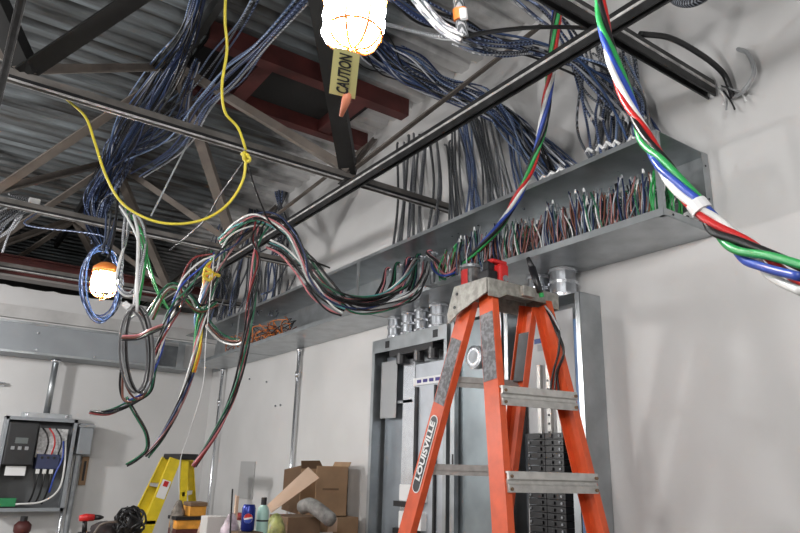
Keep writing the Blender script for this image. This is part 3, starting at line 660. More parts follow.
MB().cyl((CX+.07, 3.02, .8), (CX+.07, 3.02, 2.0), .008, 8).build('blue_conductor', W['ltblue'], c1)
# middle cabinet
c2 = tub('narrow closed steel cabinet seen between the ladder rails, with a round silver hub', 2.47, 2.885, .75, CT)
MB().box((CX+.03, 2.475, .76), (CX+.034, 2.88, CT-.01)).build('cover_plate', mat('cover_sheet', (.27, .31, .33), .3, .6, n=.15, ns=4), c2)
MB().box((CX-.01, 2.835, .76), (CX+.02, 2.862, CT-.02)).build('door_post', GALV, c2)
MB().box((CX-.012, 2.842, 1.62), (CX-.009, 2.853, 1.68)).build('slot', BLACK, c2)
p = at(475, 357, X=2.36)
hub = MB().tube([p+V(.03, 0, 0), p+V(-.01, 0, 0)], .062, 24).build('round_hub', BRIGHT, c2, smooth=False)
hm = MB().tube([p+V(-.010, 0, 0), p+V(-.014, 0, 0)], [.062, .048], 24).build('hub_rim', BRIGHT, c2)
MB().tube([p+V(-.0141, 0, 0), p+V(-.016, 0, 0)], .034, 20).build('hub_mouth', GALV_D, c2)
for q in (-.16, .35): 
    MB().tube([(CX+.028, 2.62, 2.1+q), (CX+.024, 2.62, 2.1+q)], .008, 8).build('screw', BRIGHT, c2)
MB().box((CX+.028, 2.78, 2.28), (CX+.03, 2.84, 2.31)).build('label_plate', BLACK, c2)
# right cabinet with breakers
c3 = tub('rightmost tall steel panelboard with two rows of black breakers behind the ladder', 1.955, 2.455, .75, CT, .028)
PANELW = mat('panel_white', (.62, .63, .64), .5, n=.04, ns=6)
MB().box((CX+.07, 2.06, 1.78), (CX+.074, 2.36, CT-.05)).build('main_plate', PANELW, c3)
MB().box((CX+.08, 2.02, .76), (CX+.084, 2.40, 1.78)).build('interior_plate', INT, c3)
p = at(545, 340, X=CX+.068)
MB().box((CX+.066, p.y-.06, p.z-.012), (CX+.070, p.y+.07, p.z+.012)).build('name_label', mat('blue_ink', (.03, .07, .3), .5), c3)
MB().box((CX+.066, p.y-.05, p.z-.05), (CX+.070, p.y+.05, p.z-.02)).build('rating_label', mat('pale_label', (.45, .47, .5), .6), c3)
for y in (2.14, 2.20, 2.26): MB().box((CX+.05, y, 1.74), (CX+.07, y+.022, 2.1)).build('bus_bar', ALU, c3)
for k in range(7): MB().cyl((CX+.046, 2.211, 1.78+.04*k), (CX+.05, 2.211, 1.78+.04*k), .006, 6).build('bus_bolt', BLACK, c3)
MB().box((CX+.03, 2.10, 1.93), (CX+.07, 2.19, 1.96)).build('lug_arm', BLACK, c3)
MB().box((CX+.035, 2.035, .78), (CX+.06, 2.072, 1.78)).build('edge_channel', GALV, c3)
MB().box((CX+.03, 2.05, 1.765), (CX+.05, 2.11, 1.80)).build('corner_block', WHITEP, c3)
for colm in range(2):
    for rrow in range(32):
        z = .85+rrow*.029; y0 = 2.105+colm*.112
        b = MB(); b.box((CX+.02, y0, z), (CX+.08, y0+.108, z+.026)); b.box((CX+.012, y0+(.062 if colm == 0 else .020), z+.006), (CX+.02, y0+(.088 if colm == 0 else .046), z+.020))
        bo = b.build('breaker', BLACK, c3)
        if rrow % 2 == 0 or colm == 0:
            yc = y0+(.02 if colm == 0 else .095)
            MB().tube([(CX+.0195, yc, z+.013), (CX+.015, yc, z+.013)], .006, 6).build('terminal_screw', GALV_D, bo)
MB().cyl((CX+.01, 2.325, .8), (CX+.03, 2.325, 1.75), .004, 6).build('white_wire', W['white'], c3)
MB().cyl((CX+.018, 1.998, .8), (CX+.018, 1.998, 2.28), .012, 8).build('blue_conductor', W['ltblue'], c3)
# threaded nipples between cabinets and wireway
def nipple(y, r, lb, x=2.40):
    t = thing('conduit_nipple', lb, 'conduit nipple', (x, y, CT))
    MB().cyl((x, y, CT), (x, y, Z0), r, 28).build('pipe', mat('zinc_pipe', (.42, .44, .47), .28, .95, n=.1, ns=20), t)
    for z in (CT+.002, (CT+Z0)/2-.008, Z0-.018):
        n = 20; pts = []
        for k in range(n): a = 2*math.pi*k/n; rr = r*(1.16 if k % 2 else 1.06); pts.append((x+rr*math.cos(a), y+rr*math.sin(a), z))
        MB().poly(pts, (0, 0, .014)).build('locknut', BRIGHT, t)
nipple(3.52, .045, 'leftmost of four bright conduit nipples between wireway and cabinet')
nipple(3.36, .047, 'second bright conduit nipple from the left under the wireway')
nipple(3.22, .047, 'third bright conduit nipple from the left under the wireway')
nipple(3.05, .058, 'wide bright conduit nipple just left of the orange ladder')
nipple(2.25, .055, 'bright conduit nipple half hidden by the ladder cap')
nipple(2.09, .062, 'wide bright conduit nipple above the rightmost cabinet')

# ------------------------------------------------------------------ starter panel on the far wall
sp = thing('starter_panel', 'open grey starter enclosure with black drive on the far wall at left', 'electrical panel', (.9, FY, 1.13))
x0, x1, z0, z1, yf = .60, 1.19, 1.14, 1.95, 6.99
MB().box((x0, FY-.006, z0), (x1, FY-.002, z1)).build('back_panel', mat('dim_backplate', (.11, .115, .12), .5), sp)
MB().box((x0, yf, z0), (x0+.012, FY-.006, z1)).build('side_panel', ENC, sp)
MB().box((x1-.012, yf, z0), (x1, FY-.006, z1)).build('side_panel', ENC, sp)
MB().box((x0, yf, z1-.012), (x1, FY-.006, z1)).build('top_panel', ENC, sp)
MB().box((x0, yf, z0), (x1, FY-.006, z0+.012)).build('bottom_panel', ENC, sp)
f = MB(); f.box((x0, yf-.004, z1-.03), (x1, yf, z1)); f.box((x0, yf-.004, z0), (x1, yf, z0+.03)); f.box((x0, yf-.004, z0), (x0+.025, yf, z1)); f.box((x1-.03, yf-.004, z0), (x1, yf, z1)); f.build('front_frame', ENC, sp)
dr = MB().box((x0+.03, yf-.03, 1.53), (x0+.27, FY-.02, 1.90)).build('drive', mat('charcoal_plastic', (.016, .017, .019), .5), sp, bevel=.01)
MB().box((x0+.10, yf-.033, 1.715), (x0+.20, yf-.03, 1.765)).build('display', mat('lcd_grey', (.12, .14, .14), .3), dr)
for k in range(3): MB().box((x0+.075+.055*k, yf-.036, 1.66), (x0+.105+.055*k, yf-.03, 1.69)).build('button', W['grey'], dr, bevel=.003)
MB().box((x0+.07, yf+.02, 1.44), (x0+.23, yf+.024, 1.52)).build('paper_label', WHITEP, sp)
MB().box((x0+.29, yf+.06, 1.60), (x0+.53, yf+.10, 1.86)).build('wire_duct', mat('duct_white', (.6, .6, .6), .6, n=.3, ns=40), sp)
co = MB().box((x0+.30, yf+.0, 1.50), (x0+.49, FY-.03, 1.63)).build('contactor', mat('contactor_blue', (.03, .04, .10), .5), sp, bevel=.006)
for k in range(3): MB().cyl((x0+.34+.05*k, yf-.008, 1.60), (x0+.34+.05*k, yf, 1.60), .012, 8).build('terminal', BLACK, co)
for k, cc in enumerate(('black', 'red', 'black')):
    X_ = x0+.36+.055*k
    MB().tube(catmull([(X_, yf+.02, 1.62), (X_+.01, yf-.01, 1.72), (X_-.01, yf, 1.80), (X_-.05, yf+.03, 1.86)], 5), .008, 6).build('wire', W[cc], sp, smooth=True)
    MB().tube(catmull([(X_-.03, yf+.02, 1.52), (X_-.03, yf, 1.4), (X_-.04, yf+.02, 1.28), (X_-.06, yf+.05, 1.2)], 5), .009, 6).build('wire', W['black'], sp, smooth=True)
    MB().box((X_-.05, yf+.0, 1.46), (X_-.02, yf+.02, 1.50)).build('lug', W['white'], sp)
MB().tube(catmull([(x0+.52, yf+.03, 1.75), (x0+.54, yf, 1.5), (x0+.52, yf, 1.32), (x0+.40, yf+.01, 1.22), (x0+.2, yf+.02, 1.2)], 6), .009, 6).build('white_wire', W['white'], sp, smooth=True)
MB().tube(catmull([(x0+.50, yf+.03, 1.75), (x0+.51, yf, 1.6), (x0+.47, yf, 1.45), (x0+.45, yf+.01, 1.3)], 6), .009, 6).build('blue_wire', W['blue'], sp, smooth=True)
MB().box((x0+.04, yf+.03, 1.18), (x0+.20, yf+.09, 1.25)).build('ground_block', mat('green_block', (.02, .22, .08), .5), sp)
MB().box((x0+.12, yf+.06, z1), (x1-.05, yf+.10, z1+.045)).build('mounting_ear', GALV, sp)
for x in (x0+.16, x1-.1): MB().cyl((x, yf+.05, z1+.022), (x, yf+.06, z1+.022), .012, 10).build('ear_bolt', BRIGHT, sp)
# open door seen edge-on at right of panel
dsw = thing('disconnect_switch', 'small grey switch box beside the starter panel above a conduit', 'switch box', (1.30, FY, 1.70))
MB().box((1.22, 6.98, 1.64), (1.34, FY-.002, 1.92)).build('body', ENC, dsw, bevel=.006)
MB().box((1.20, 6.96, 1.885), (1.345, 6.98, 1.905)).build('lid_edge', GALV, dsw)
MB().box((1.225, 7.02, .02), (1.275, 7.07, 1.64)).build('conduit', GALV_D, dsw, bevel=.02)
emt('thin conduit dropping beside the starter panel under the switch box', 1.20, 7.10, .02, 1.70, .016, (1.40,))
hp = thing('handle_bracket', 'tan slotted bracket on the far wall right of the switch box', 'bracket', (1.33, FY, 1.4))
MB().box((1.315, FY-.03, 1.36), (1.375, FY-.002, 1.62)).build('plate', CARD, hp); MB().box((1.335, FY-.034, 1.40), (1.355, FY-.03, 1.58)).build('slot', BLACK, hp)

# ------------------------------------------------------------------ ladders
def extend(a, b, z=0.0):
    a, b = V(a), V(b); return a+(b-a)*((z-a.z)/(b.z-a.z))
def at_z(a, b, z): return extend(a, b, z)
def rail(t, a, b, wv, fv, m, name, th=.004, w=.040, fl=.032):
    """C channel from a (top) to b (floor): web spans +-w*wv, flanges towards fv"""
    wv = V(wv); fv = V(fv)
    d = (V(b)-V(a)).normalized(); wv = (wv-d*wv.dot(d)).normalized(); fv = (fv-d*fv.dot(d)-wv*fv.dot(wv)).normalized()
    mb = MB(); pr = [(-w, 0), (w, 0), (w, fl), (w-th, fl), (w-th, th), (-w+th, th), (-w+th, fl), (-w, fl)]
    mb.sweep(pr, a, b, wv, fv); mb.f += [tuple(range(8))[::-1], tuple(range(8, 16))]
    return mb.build(name, m, t), wv, fv, d

ol = thing('step_ladder', 'tall orange fibreglass stepladder with aluminium steps in front of the cabinets', 'stepladder', (1.93, 2.0, 0))
Bt, Bb = V(1.755, 1.935, 2.28), extend((1.755, 1.935, 2.28), at(500, 533, X=1.70), .01)
At_, Ab = V(1.755, 2.045, 2.28), extend((1.755, 2.045, 2.28), at(404, 533, X=1.71), .01)
Dt, Db = V(2.055, 1.895, 2.28), extend((2.055, 1.895, 2.28), at(601, 533, X=2.14), .01)
Ct, Cb = V(2.045, 1.965, 2.28), extend((2.045, 1.965, 2.28), at(504, 533, X=2.12), .01)
rb, *_ = rail(ol, Bt, Bb, (0, 1, 0), (1, 0, 0), ORANGE, 'front_rail')
ra, wa, fa, da = rail(ol, At_, Ab, (0, 1, 0), (1, 0, 0), ORANGE, 'rear_rail')
rd, *_ = rail(ol, Dt, Db, (0, 1, 0), (-1, 0, 0), ORANGE, 'front_rail')
rc, *_ = rail(ol, Ct, Cb, (0, 1, 0), (-1, 0, 0), ORANGE, 'rear_rail')
for zz in (2.2, 1.895, 1.59, 1.285, .98, .675, .37):
    a, b = at_z(Bt, Bb, zz), at_z(Dt, Db, zz)
    if zz > 2.0: continue
    a = a+V(.006, -.02, 0); b = b+V(-.006, -.02, 0)
    st = MB(); y0 = -.035
    prof = [(-.035, .012), (.05, .012), (.05, .004), (-.027, .004), (-.027, -.014), (-.020, -.014), (-.020, -.040), (-.027, -.040), (-.027, -.060), (-.035, -.060), (-.039, -.036), (-.030, -.030), (-.030, -.020), (-.039, -.014)]
    st.sweep(prof, a, b, (0, 1, 0), (0, 0, 1)); n = len(prof); st.f += [tuple(range(n))[::-1], tuple(range(n, 2*n))]
    s_ = st.build('step', ALU, ol)
    for e_, q in ((a, -1), (b, 1)):
        for dz in (-.005, -.048):
            c = e_+V(-.012*q*-1*-1, -.030, dz) if False else e_+V(.012*q*-1, -.034, dz)
            MB().cyl(c, c+V(0, -.010, 0), .006, 8).build('rivet', CARDD, s_)
for zz in (1.955, 1.60, 1.30, 1.0, .7, .4):
    a, b = at_z(At_, Ab, zz)+V(.004, .02, 0), at_z(Ct, Cb, zz)+V(-.004, .02, 0)
    MB().sweep([(-.004, -.022), (.004, -.022), (.004, .022), (-.004, .022)], a, b, (0, 1, 0), (0, 0, 1)).build('rear_brace', ALU, ol)
    mb = MB().bar(a, b, (0, .012, 0), (0, 0, .003)); mb.build('rear_brace_lip', ALU, ol)
# cap : folded cast top with downturned skirts
cap = MB()
x0c, x1c, y0c, y1c, zt = 1.722, 2.125, 1.885, 2.075, 2.335
cap.poly([(x0c, y0c, zt-.008), (x1c, y0c-.0, zt-.008), (x1c, y1c, zt-.008), (x0c, y1c, zt-.008)], (0, 0, .008))
cap.poly([(x0c, y0c, zt), (x0c, y0c, zt-.075), (x0c+.06, y0c, zt-.075), (x0c+.10, y0c, zt-.055), (x1c-.08, y0c, zt-.055), (x1c-.03, y0c, zt-.07), (x1c, y0c, zt-.07), (x1c, y0c, zt)], (0, -.006, 0))
cap.poly([(x0c, y1c, zt), (x0c, y1c, zt-.07), (x1c, y1c, zt-.07), (x1c, y1c, zt)], (0, .006, 0))
cap.poly([(x1c, y0c, zt), (x1c, y0c, zt-.07), (x1c, y1c, zt-.07), (x1c, y1c, zt)], (.006, 0, 0))
CAPM = mat('worn_cast_cap', (.33, .32, .29), .55, .35, n=.25, ns=40)
co_ = cap.build('top_cap', CAPM, ol, bevel=.003)
ep = MB().poly([(x0c, y0c, zt), (x0c, y0c, zt-.06), (x0c, y0c+.045, zt-.075), (x0c, y1c-.02, zt-.115), (x0c, y1c+.05, zt-.15), (x0c, y1c+.055, zt-.11), (x0c, y1c+.01, zt-.0)], (-.006, 0, 0))
e_ = ep.build('end_plate', CAPM, co_)
for (y, z) in ((y1c-.01, zt-.035), (y1c+.005, zt-.09)): MB().cyl((x0c-.005, y, z), (x0c-.009, y, z), .007, 8).build('end_bolt', BLACK, co_)
MB().box((x0c+.17, y0c-.03, zt-.05), (x0c+.24, y0c-.006, zt-.006)).build('latch_hook', CAPM, co_, bevel=.004)
# grey anti-slip / instruction labels on the rails
LAB = mat('scuffed_grey_label', (.20, .20, .21), .6, n=.35, ns=60, contrast=(.42, .6))
def rail_label(a, b, z0_, z1_, side, m, name, par, w=.032, off=.0015, sh=0.):
    p, q = at_z(a, b, z0_)+V(side*off, sh, 0), at_z(a, b, z1_)+V(side*off, sh, 0); d = (q-p).normalized()
    wv = V(0, 1, 0); wv = (wv-d*wv.dot(d)).normalized()
    MB().bar(p, q, wv*w, (.0008, 0, 0)).build(name, m, par)
rail_label(Bt, Bb, 2.20, 1.93, -1, LAB, 'instruction_label', rb, .036)
rail_label(At_, Ab, 2.12, 1.86, -1, LAB, 'instruction_label', ra, .034)
# brand oval
zc = 1.66; cpt = at_z(At_, Ab, zc)+V(-.0022, .0, 0); up = (At_-Ab).normalized(); wv = (V(0, -1, 0)-up*(-up.y)).normalized()
def oval(c, hl, hw, m, nm, par, offx):
    pts = []
    for k in range(10): a = math.pi*k/9; pts.append(c+V(offx, 0, 0)+up*(hl-hw+hw*math.sin(a))+wv*(hw*math.cos(a)))
    for k in range(10): a = math.pi+math.pi*k/9; pts.append(c+V(offx, 0, 0)+up*(-hl+hw+hw*math.sin(a))+wv*(hw*math.cos(a)))
    return MB().poly(pts, (-.0008, 0, 0)).build(nm, m, par)
oval(cpt, .165, .026, WHITEP, 'label_border', ra, 0)
oval(cpt, .160, .0215, BLACK, 'label_field', ra, -.0010)
text_mesh('LOUISVILLE', .043, cpt+V(-.0024, 0, 0)+up*.012, up, -wv if (up.cross(-wv)).x < 0 else wv, .0008, 1.16, .0012).build('label_lettering', WHITEP, ra)
# black tape and sleeve on rails
p, q = at_z(Ct, Cb, 2.17)+V(-.02, 0, 0), at_z(Ct, Cb, 1.97)+V(-.02, 0, 0)
MB().bar(p, q, (0, .03, 0), (.004, 0, 0)).build('rear_label', DARKST, rc)
# cord hanging on the right rail
bundle('hanging_cord', 'frayed black cord tied round the right front rail of the orange ladder', 'cord',
       [at(547, 308, X=2.04), at(557, 330, X=2.03), at(561, 352, X=2.03), at(556, 372, X=2.03), at(554, 392, X=2.03), at(552, 402, X=2.03)], 3, [.006, .008, .012, .012, .014, .01], .005, [W['black'], W['black'], DARKST], 1, seed=120)
o = MB().tube(catmull([at(545, 306, X=2.0), at(552, 315, X=2.0), at(560, 330, X=2.02)], 4), .004, 6).build('tan_cord', W['grey']); tag(o, 'short tan cord end tied under the ladder cap at right', 'cord')
# tools on the cap
jr = thing('parts_jar', 'clear jar with red label and black lid on the left end of the ladder cap', 'jar', (x0c+.035, y1c-.02, zt))
jc = at(471, 289, Y=2.13)
MB().lathe(jc, [(.040, 0), (.043, .004), (.043, .085), (.040, .092)], 20).build('body', mat('smoky_plastic', (.10, .10, .10), .2, n=.5, ns=30), jr, smooth=False)
MB().lathe(jc+V(0, 0, .092), [(.044, 0), (.044, .012), (.040, .015)], 20).build('lid', GALV_D, jr)
pts = [];
lb = MB(); n = 8
for k in range(n+1):
    a = math.radians(150+60*k/n); lb.v += [tuple(jc+V(.0445*math.cos(a), .0445*math.sin(a), .012)), tuple(jc+V(.0445*math.cos(a), .0445*math.sin(a), .08))]
for k in range(n): lb.f.append((2*k, 2*k+2, 2*k+3, 2*k+1))
lb.build('red_label', W['red'], jr)
tl = thing('power_tool', 'red and black power tool standing on the ladder cap beside the jar', 'power tool', (1.86, 2.0, zt))
tc_ = V(1.875, 1.985, zt)
RT = mat('tool_red', (.55, .02, .02), .4)
MB().box(tc_+V(-.075, -.02, .001), tc_+V(-.02, .045, .07)).build('battery', BLACK, tl, bevel=.006)
MB().box(tc_+V(-.015, -.03, .001), tc_+V(.035, .035, .105)).build('motor_housing', RT, tl, bevel=.010)
MB().box(tc_+V(-.060, .0, .07), tc_+V(-.018, .035, .115)).build('grip', BLACK, tl, bevel=.008)
MB().box(tc_+V(-.045, -.015, .107), tc_+V(.040, .02, .125)).build('top_cover', RT, tl, bevel=.006)
MB().tube([tc_+V(.01, -.031, .04), tc_+V(.01, -.038, .04)], .014, 12).build('front_cap', GALV_D, tl)
tl2 = thing('hand_tool', 'black tool with rubber grip leaning on the right part of the ladder cap', 'hand tool', (2.0, 1.96, zt))
MB().tube([at(532, 268, d=2.72), at(540, 292, d=2.66)], [.016, .013], 10).build('grip', BLACK, tl2, smooth=True)
MB().tube([at(528, 258, d=2.75), at(532, 268, d=2.72)], [.008, .014], 10).build('neck', DARKST, tl2, smooth=True)
MB().cyl(at(541, 293, d=2.65), at(542, 297, d=2.65), .010, 8).build('green_tip', W['green'], tl2)

# yellow ladder
yl = thing('step_ladder', 'small yellow fibreglass stepladder with black cap standing by the far corner', 'stepladder', (1.65, 5.57, 0))
F1t, F1b = V(1.66, 5.40, 1.62), extend((1.66, 5.40, 1.62), (1.507, 5.4, 1.087), .01)
F2t, F2b = V(1.69, 5.75, 1.62), extend((1.69, 5.75, 1.62), (1.483, 5.75, 1.057), .01)
G1t, G1b = V(1.735, 5.40, 1.62), extend((1.735, 5.40, 1.62), (1.76, 5.4, 1.245), .01)
G2t, G2b = V(1.88, 5.75, 1.62), extend((1.88, 5.75, 1.62), (1.947, 5.75, 1.26), .01)
r1, *_ = rail(yl, F1t, F1b, (1, 0, 0), (0, 1, 0), YELLOWF, 'front_rail', w=.042, fl=.03)
r2, *_ = rail(yl, F2t, F2b, (1, 0, 0), (0, -1, 0), YELLOWF, 'front_rail', w=.042, fl=.03)
rail(yl, G1t, G1b, (1, 0, 0), (0, 1, 0), YELLOWF, 'rear_rail', w=.028, fl=.02)
rail(yl, G2t, G2b, (1, 0, 0), (0, -1, 0), YELLOWF, 'rear_rail', w=.03, fl=.02)
for zz in (1.42, 1.16, .86, .56, .26):
    a, b = at_z(F1t, F1b, zz), at_z(F2t, F2b, zz)
    MB().bar(a, b, (.04, 0, 0), (0, 0, .012)).build('step', ALU, yl)
a, b = at_z(G1t, G1b, 1.36), at_z(G2t, G2b, 1.36); MB().bar(a, b, (.01, 0, 0), (0, 0, .015)).build('rear_brace', WHITEP, yl)
MB().box((1.675, 5.37, 1.615), (1.83, 5.79, 1.66)).build('top_cap', BLACK, yl, bevel=.008)
p, q = at_z(F1t, F1b, 1.46)+V(0, -.002, 0), at_z(F1t, F1b, 1.33)+V(0, -.002, 0)
dd = (p-q).normalized(); ww = V(dd.z, 0, -dd.x)
sl = MB().bar(p, q, ww*.034, (0, .001, 0)).build('safety_label', WHITEP, r1)
MB().bar(p.lerp(q, .05)+V(0, -.002, 0), p.lerp(q, .35)+V(0, -.002, 0), ww*.018, (0, .001, 0)).build('red_mark', W['red'], sl)

# ------------------------------------------------------------------ work surfaces below the frame
PLY = mat('plywood', (.35, .25, .15), .8, n=.1, ns=6)
PZ = 1.10
pf = thing('work_platform', 'plywood work platform on legs holding boxes and cans along the right wall', 'platform', (1.9, 4.0, 0))
MB().box((1.15, 3.76, PZ-.03), (2.47, 4.75, PZ)).box((1.15, 2.95, PZ-.03), (2.30, 3.76, PZ)).build('deck', PLY, pf)
for x, y in ((1.2, 3.0), (1.2, 4.7), (2.42, 4.7), (2.27, 3.0)):
    if 1: MB().box((x-.025, y-.025, 0), (x+.025, y+.025, PZ-.03)).build('leg', GALV_D, pf)
bz = 1.085
bn = thing('tool_bench', 'low bench in the far left corner holding a drill and tool bag', 'bench', (.8, 5.2, 0))
MB().box((.50, 4.62, bz-.04), (1.42, 5.33, bz)).build('top', PLY, bn)
for x in (.55, 1.10):
    for y in (4.67, 5.28): MB().box((x-.03, y-.03, 0), (x+.03, y+.03, bz-.04)).build('leg', PLY, bn)

# open cardboard box on top of another, by the wall
def bx(lab, x0, y0, x1, y1, z0, z1, m=CARD, name='cardboard_box'):
    t = thing(name, lab, 'box', ((x0+x1)/2, (y0+y1)/2, z0)); MB().box((x0, y0, z0), (x1, y1, z1)).build('carton', m, t, bevel=.003); return t
lowb = bx('brown carton under the open box with a white shipping label', 2.14, 3.96, 2.46, 4.26, PZ, 1.285)
MB().box((2.17, 3.958, PZ+.02), (2.27, 3.9595, PZ+.10)).build('shipping_label', WHITEP, lowb)
MB().box((2.23, 3.958, PZ+.10), (2.30, 3.9595, 1.284)).build('tape', CARDL, lowb)
ob = thing('cardboard_box', 'open brown cardboard box with a torn raised flap, topmost by the wall', 'box', (2.3, 4.05, 1.276))
z0, z1 = 1.287, 1.60; bx0, bx1, by0, by1 = 2.15, 2.39, 4.00, 4.22; tt = .005
wl = MB(); wl.box((bx1-tt, by0, z0), (bx1, by1, z1)); wl.box((bx0, by0, z0), (bx1, by0+tt, z1)); wl.box((bx0, by1-tt, z0), (bx1, by1, z1)); wl.box((bx0, by0, z0), (bx1, by1, z0+tt))
wl.build('walls', CARD, ob)
MB().poly([(bx0, by1, z0), (bx0, by1, z1), (bx0-.10, by1+.05, z1-.03), (bx0-.10, by1+.05, z0+.03)], (.0, .004, 0)).build('flap', CARDD, ob)
MB().poly([(bx0, by1, z1-.03), (bx1-.06, by1, z1-.03), (bx1-.12, by1-.03, z1+.035), (bx0-.02, by1-.03, z1+.03)], (0, .004, 0)).build('flap', CARDD, ob)
MB().poly([(bx1, by0, z1), (bx1, by1, z1), (bx1+.015, by1, z1+.03), (bx1+.015, by0, z1+.03)], (.004, 0, 0)).build('flap', CARD, ob)
MB().box((bx0+.05, by0-.001, 1.45), (bx0+.17, by0, 1.462)).build('printed_line', CARDD, ob)
# leaning board
pb = [at(267, 505, d=4.0), at(308, 467, d=4.15), at(319, 478, d=4.12), at(271, 513, d=3.97)]
o = MB().poly(pb, (.01, .012, 0)).build('cardboard_sheet', CARDL); tag(o, 'long pale cardboard strip leaning diagonally against the open box', 'cardboard')
b2 = bx('dark brown carton in front of the leaning cardboard strip', 1.86, 3.78, 2.08, 4.04, PZ, 1.305, CARDD)
b4 = bx('red tray low in front of the brown cartons', 1.70, 3.40, 1.90, 3.62, PZ, 1.165+.02, W['red'], 'plastic_tray')
gc = MB(); cpt2 = at(316, 508, d=4.0)
gcm = mat('grey_foam', (.20, .195, .185), .9, n=.4, ns=22)
gc.tube(catmull([at(301, 508, d=3.95), at(310, 505, d=3.9), at(321, 512, d=3.85), at(333, 522, d=3.8)], 5), [.03]+[.042]*14+[.03], 12)
o = gc.build('foam_roll', gcm, smooth=True); tag(o, 'grey speckled foam roll bent across the boxes', 'foam roll')
# plastic bag (yellow green)
def blob(c, rx, ry, rz, seed, n=14, m=9):
    rnd = random.Random(seed); mb = MB(); vs = []
    for i in range(m+1):
        ph = math.pi*i/m
        for k in range(n):
            a = 2*math.pi*k/n; s = 1+rnd.uniform(-.16, .16)
            vs.append((c[0]+rx*math.sin(ph)*math.cos(a)*s, c[1]+ry*math.sin(ph)*math.sin(a)*s, c[2]+max(-1, -math.cos(ph)*1.15)*rz*(1+rnd.uniform(-.05, .05))))
    fs = [(i*n+k, i*n+(k+1) % n, (i+1)*n+(k+1) % n, (i+1)*n+k) for i in range(m) for k in range(n)]
    mb.add(vs, fs); return mb
c = at(276, 520, d=3.7); o = blob((c.x, c.y, PZ+.115), .055, .055, .108, 3).build('crumpled_bag', mat('olive_film', (.32, .34, .12), .35, n=.5, ns=25), smooth=True); tag(o, 'crumpled yellow green bag between the mint bottle and brown carton', 'bag')
c = at(231, 520, d=3.3); o = blob((c.x, c.y, PZ+.125), .050, .050, .118, 5).build('crumpled_bag', mat('pinkish_film', (.42, .34, .38), .35, n=.5, ns=25), smooth=True); tag(o, 'crumpled pinkish clear bag left of the blue can', 'bag')
# mint bottle
c = at(261.5, 531, d=3.25); bz0 = at(261.5, 498, d=3.25).z-.271
bx('small carton under the mint bottle', c.x-.045, c.y-.045, c.x+.045, c.y+.045, PZ, bz0, CARDD)
c = V(c.x, c.y, bz0+.001)
mbt = thing('spray_bottle', 'mint green bottle with a black cap among the cans and boxes', 'bottle', tuple(c))
MB().lathe(c, [(.026, 0), (.029, .006), (.029, .20), (.024, .225), (.012, .238)], 20).build('body', mat('mint_plastic', (.36, .56, .50), .35), mbt, smooth=True)
MB().lathe(c+V(0, 0, .236), [(.014, 0), (.014, .032), (.012, .035)], 16).build('cap', BLACK, mbt)
MB().lathe(c+V(0, 0, .16), [(.0295, 0), (.0295, .008)], 20).build('printed_band', DARKST, mbt)
# blue soda can standing on a carton
c = at(247, 531, d=3.2); cz = at(247, 505, d=3.2).z-.122
bx('low flat carton under the blue soda can', c.x-.06, c.y-.06, c.x+.06, c.y+.06, PZ, cz, CARDD)
c = V(c.x, c.y, cz+.001)
cn = thing('soda_can', 'blue soda can with a round red white and blue emblem', 'can', tuple(c))
MB().lathe(c, [(.026, 0), (.033, .008), (.033, .105), (.027, .12), (.026, .122)], 22).build('body', mat('can_blue', (.015, .03, .22), .25, .4), cn, smooth=True)
vdir = (V(0, 0, H)-c); vdir.z = 0; vdir.normalize(); sd = V(-vdir.y, vdir.x, 0)
def patch(a0, a1, zlo, zhi, m, nm, rad=.0335):
    mb = MB(); n = 10
    for k in range(n+1):
        a = a0+(a1-a0)*k/n; d_ = vdir*math.cos(a)+sd*math.sin(a); t_ = -1+2*k/n
        lo, hi = zlo(t_), zhi(t_)
        mb.v += [tuple(c+d_*rad+V(0, 0, lo)), tuple(c+d_*rad+V(0, 0, hi))]
    for k in range(n): mb.f.append((2*k, 2*k+2, 2*k+3, 2*k+1))
    mb.build(nm, m, cn)
rr = .022; hgt = lambda t_: rr*math.sqrt(max(0, 1-t_*t_))
patch(-.7, .7, lambda t_: .06-hgt(t_), lambda t_: .06+hgt(t_), WHITEP, 'emblem_disc')
patch(-.65, .65, lambda t_: .064+.004*t_, lambda t_: .06+hgt(t_)*.95+.001, W['red'], 'emblem_red', .0338)
patch(-.65, .65, lambda t_: .06-hgt(t_)*.95-.001, lambda t_: .056+.004*t_, W['blue'], 'emblem_blue', .0338)
# red cap item behind can
c = at(240, 505, d=3.75); 
rc_ = thing('paint_tub', 'round tub with dark red lid behind the blue can', 'tub', (c.x, c.y, PZ)); MB().lathe((c.x, c.y, PZ), [(.05, 0), (.055, .01), (.055, .20)], 20).build('body', W['white'], rc_, smooth=True); MB().lathe((c.x, c.y, PZ+.2), [(.058, 0), (.058, .015), (.045, .03), (.01, .036)], 20).build('lid', mat('dark_red_lid', (.25, .03, .03), .4), rc_, smooth=True)
# rod and stick
c = at(232, 533, d=3.1); o = MB().cyl((c.x, c.y, PZ), tuple(at(232.5, 489, d=3.12)), .004, 8).build('black_rod', BLACK); tag(o, 'thin black rod standing upright left of the blue can', 'rod')
c = at(236, 510, d=3.5); o = MB().box((c.x-.008, c.y-.008, PZ), (c.x+.008, c.y+.008, at(236, 496, d=3.5).z)).build('wood_stick', CARDL); tag(o, 'short pale wood stick behind the black rod', 'stick')
c = at(213, 525, d=3.4); bx('small white carton at the left of the cans', c.x-.05, c.y-.05, c.x+.05, c.y+.05, PZ, at(213, 516, d=3.4).z, mat('white_card', (.5, .48, .46), .7))
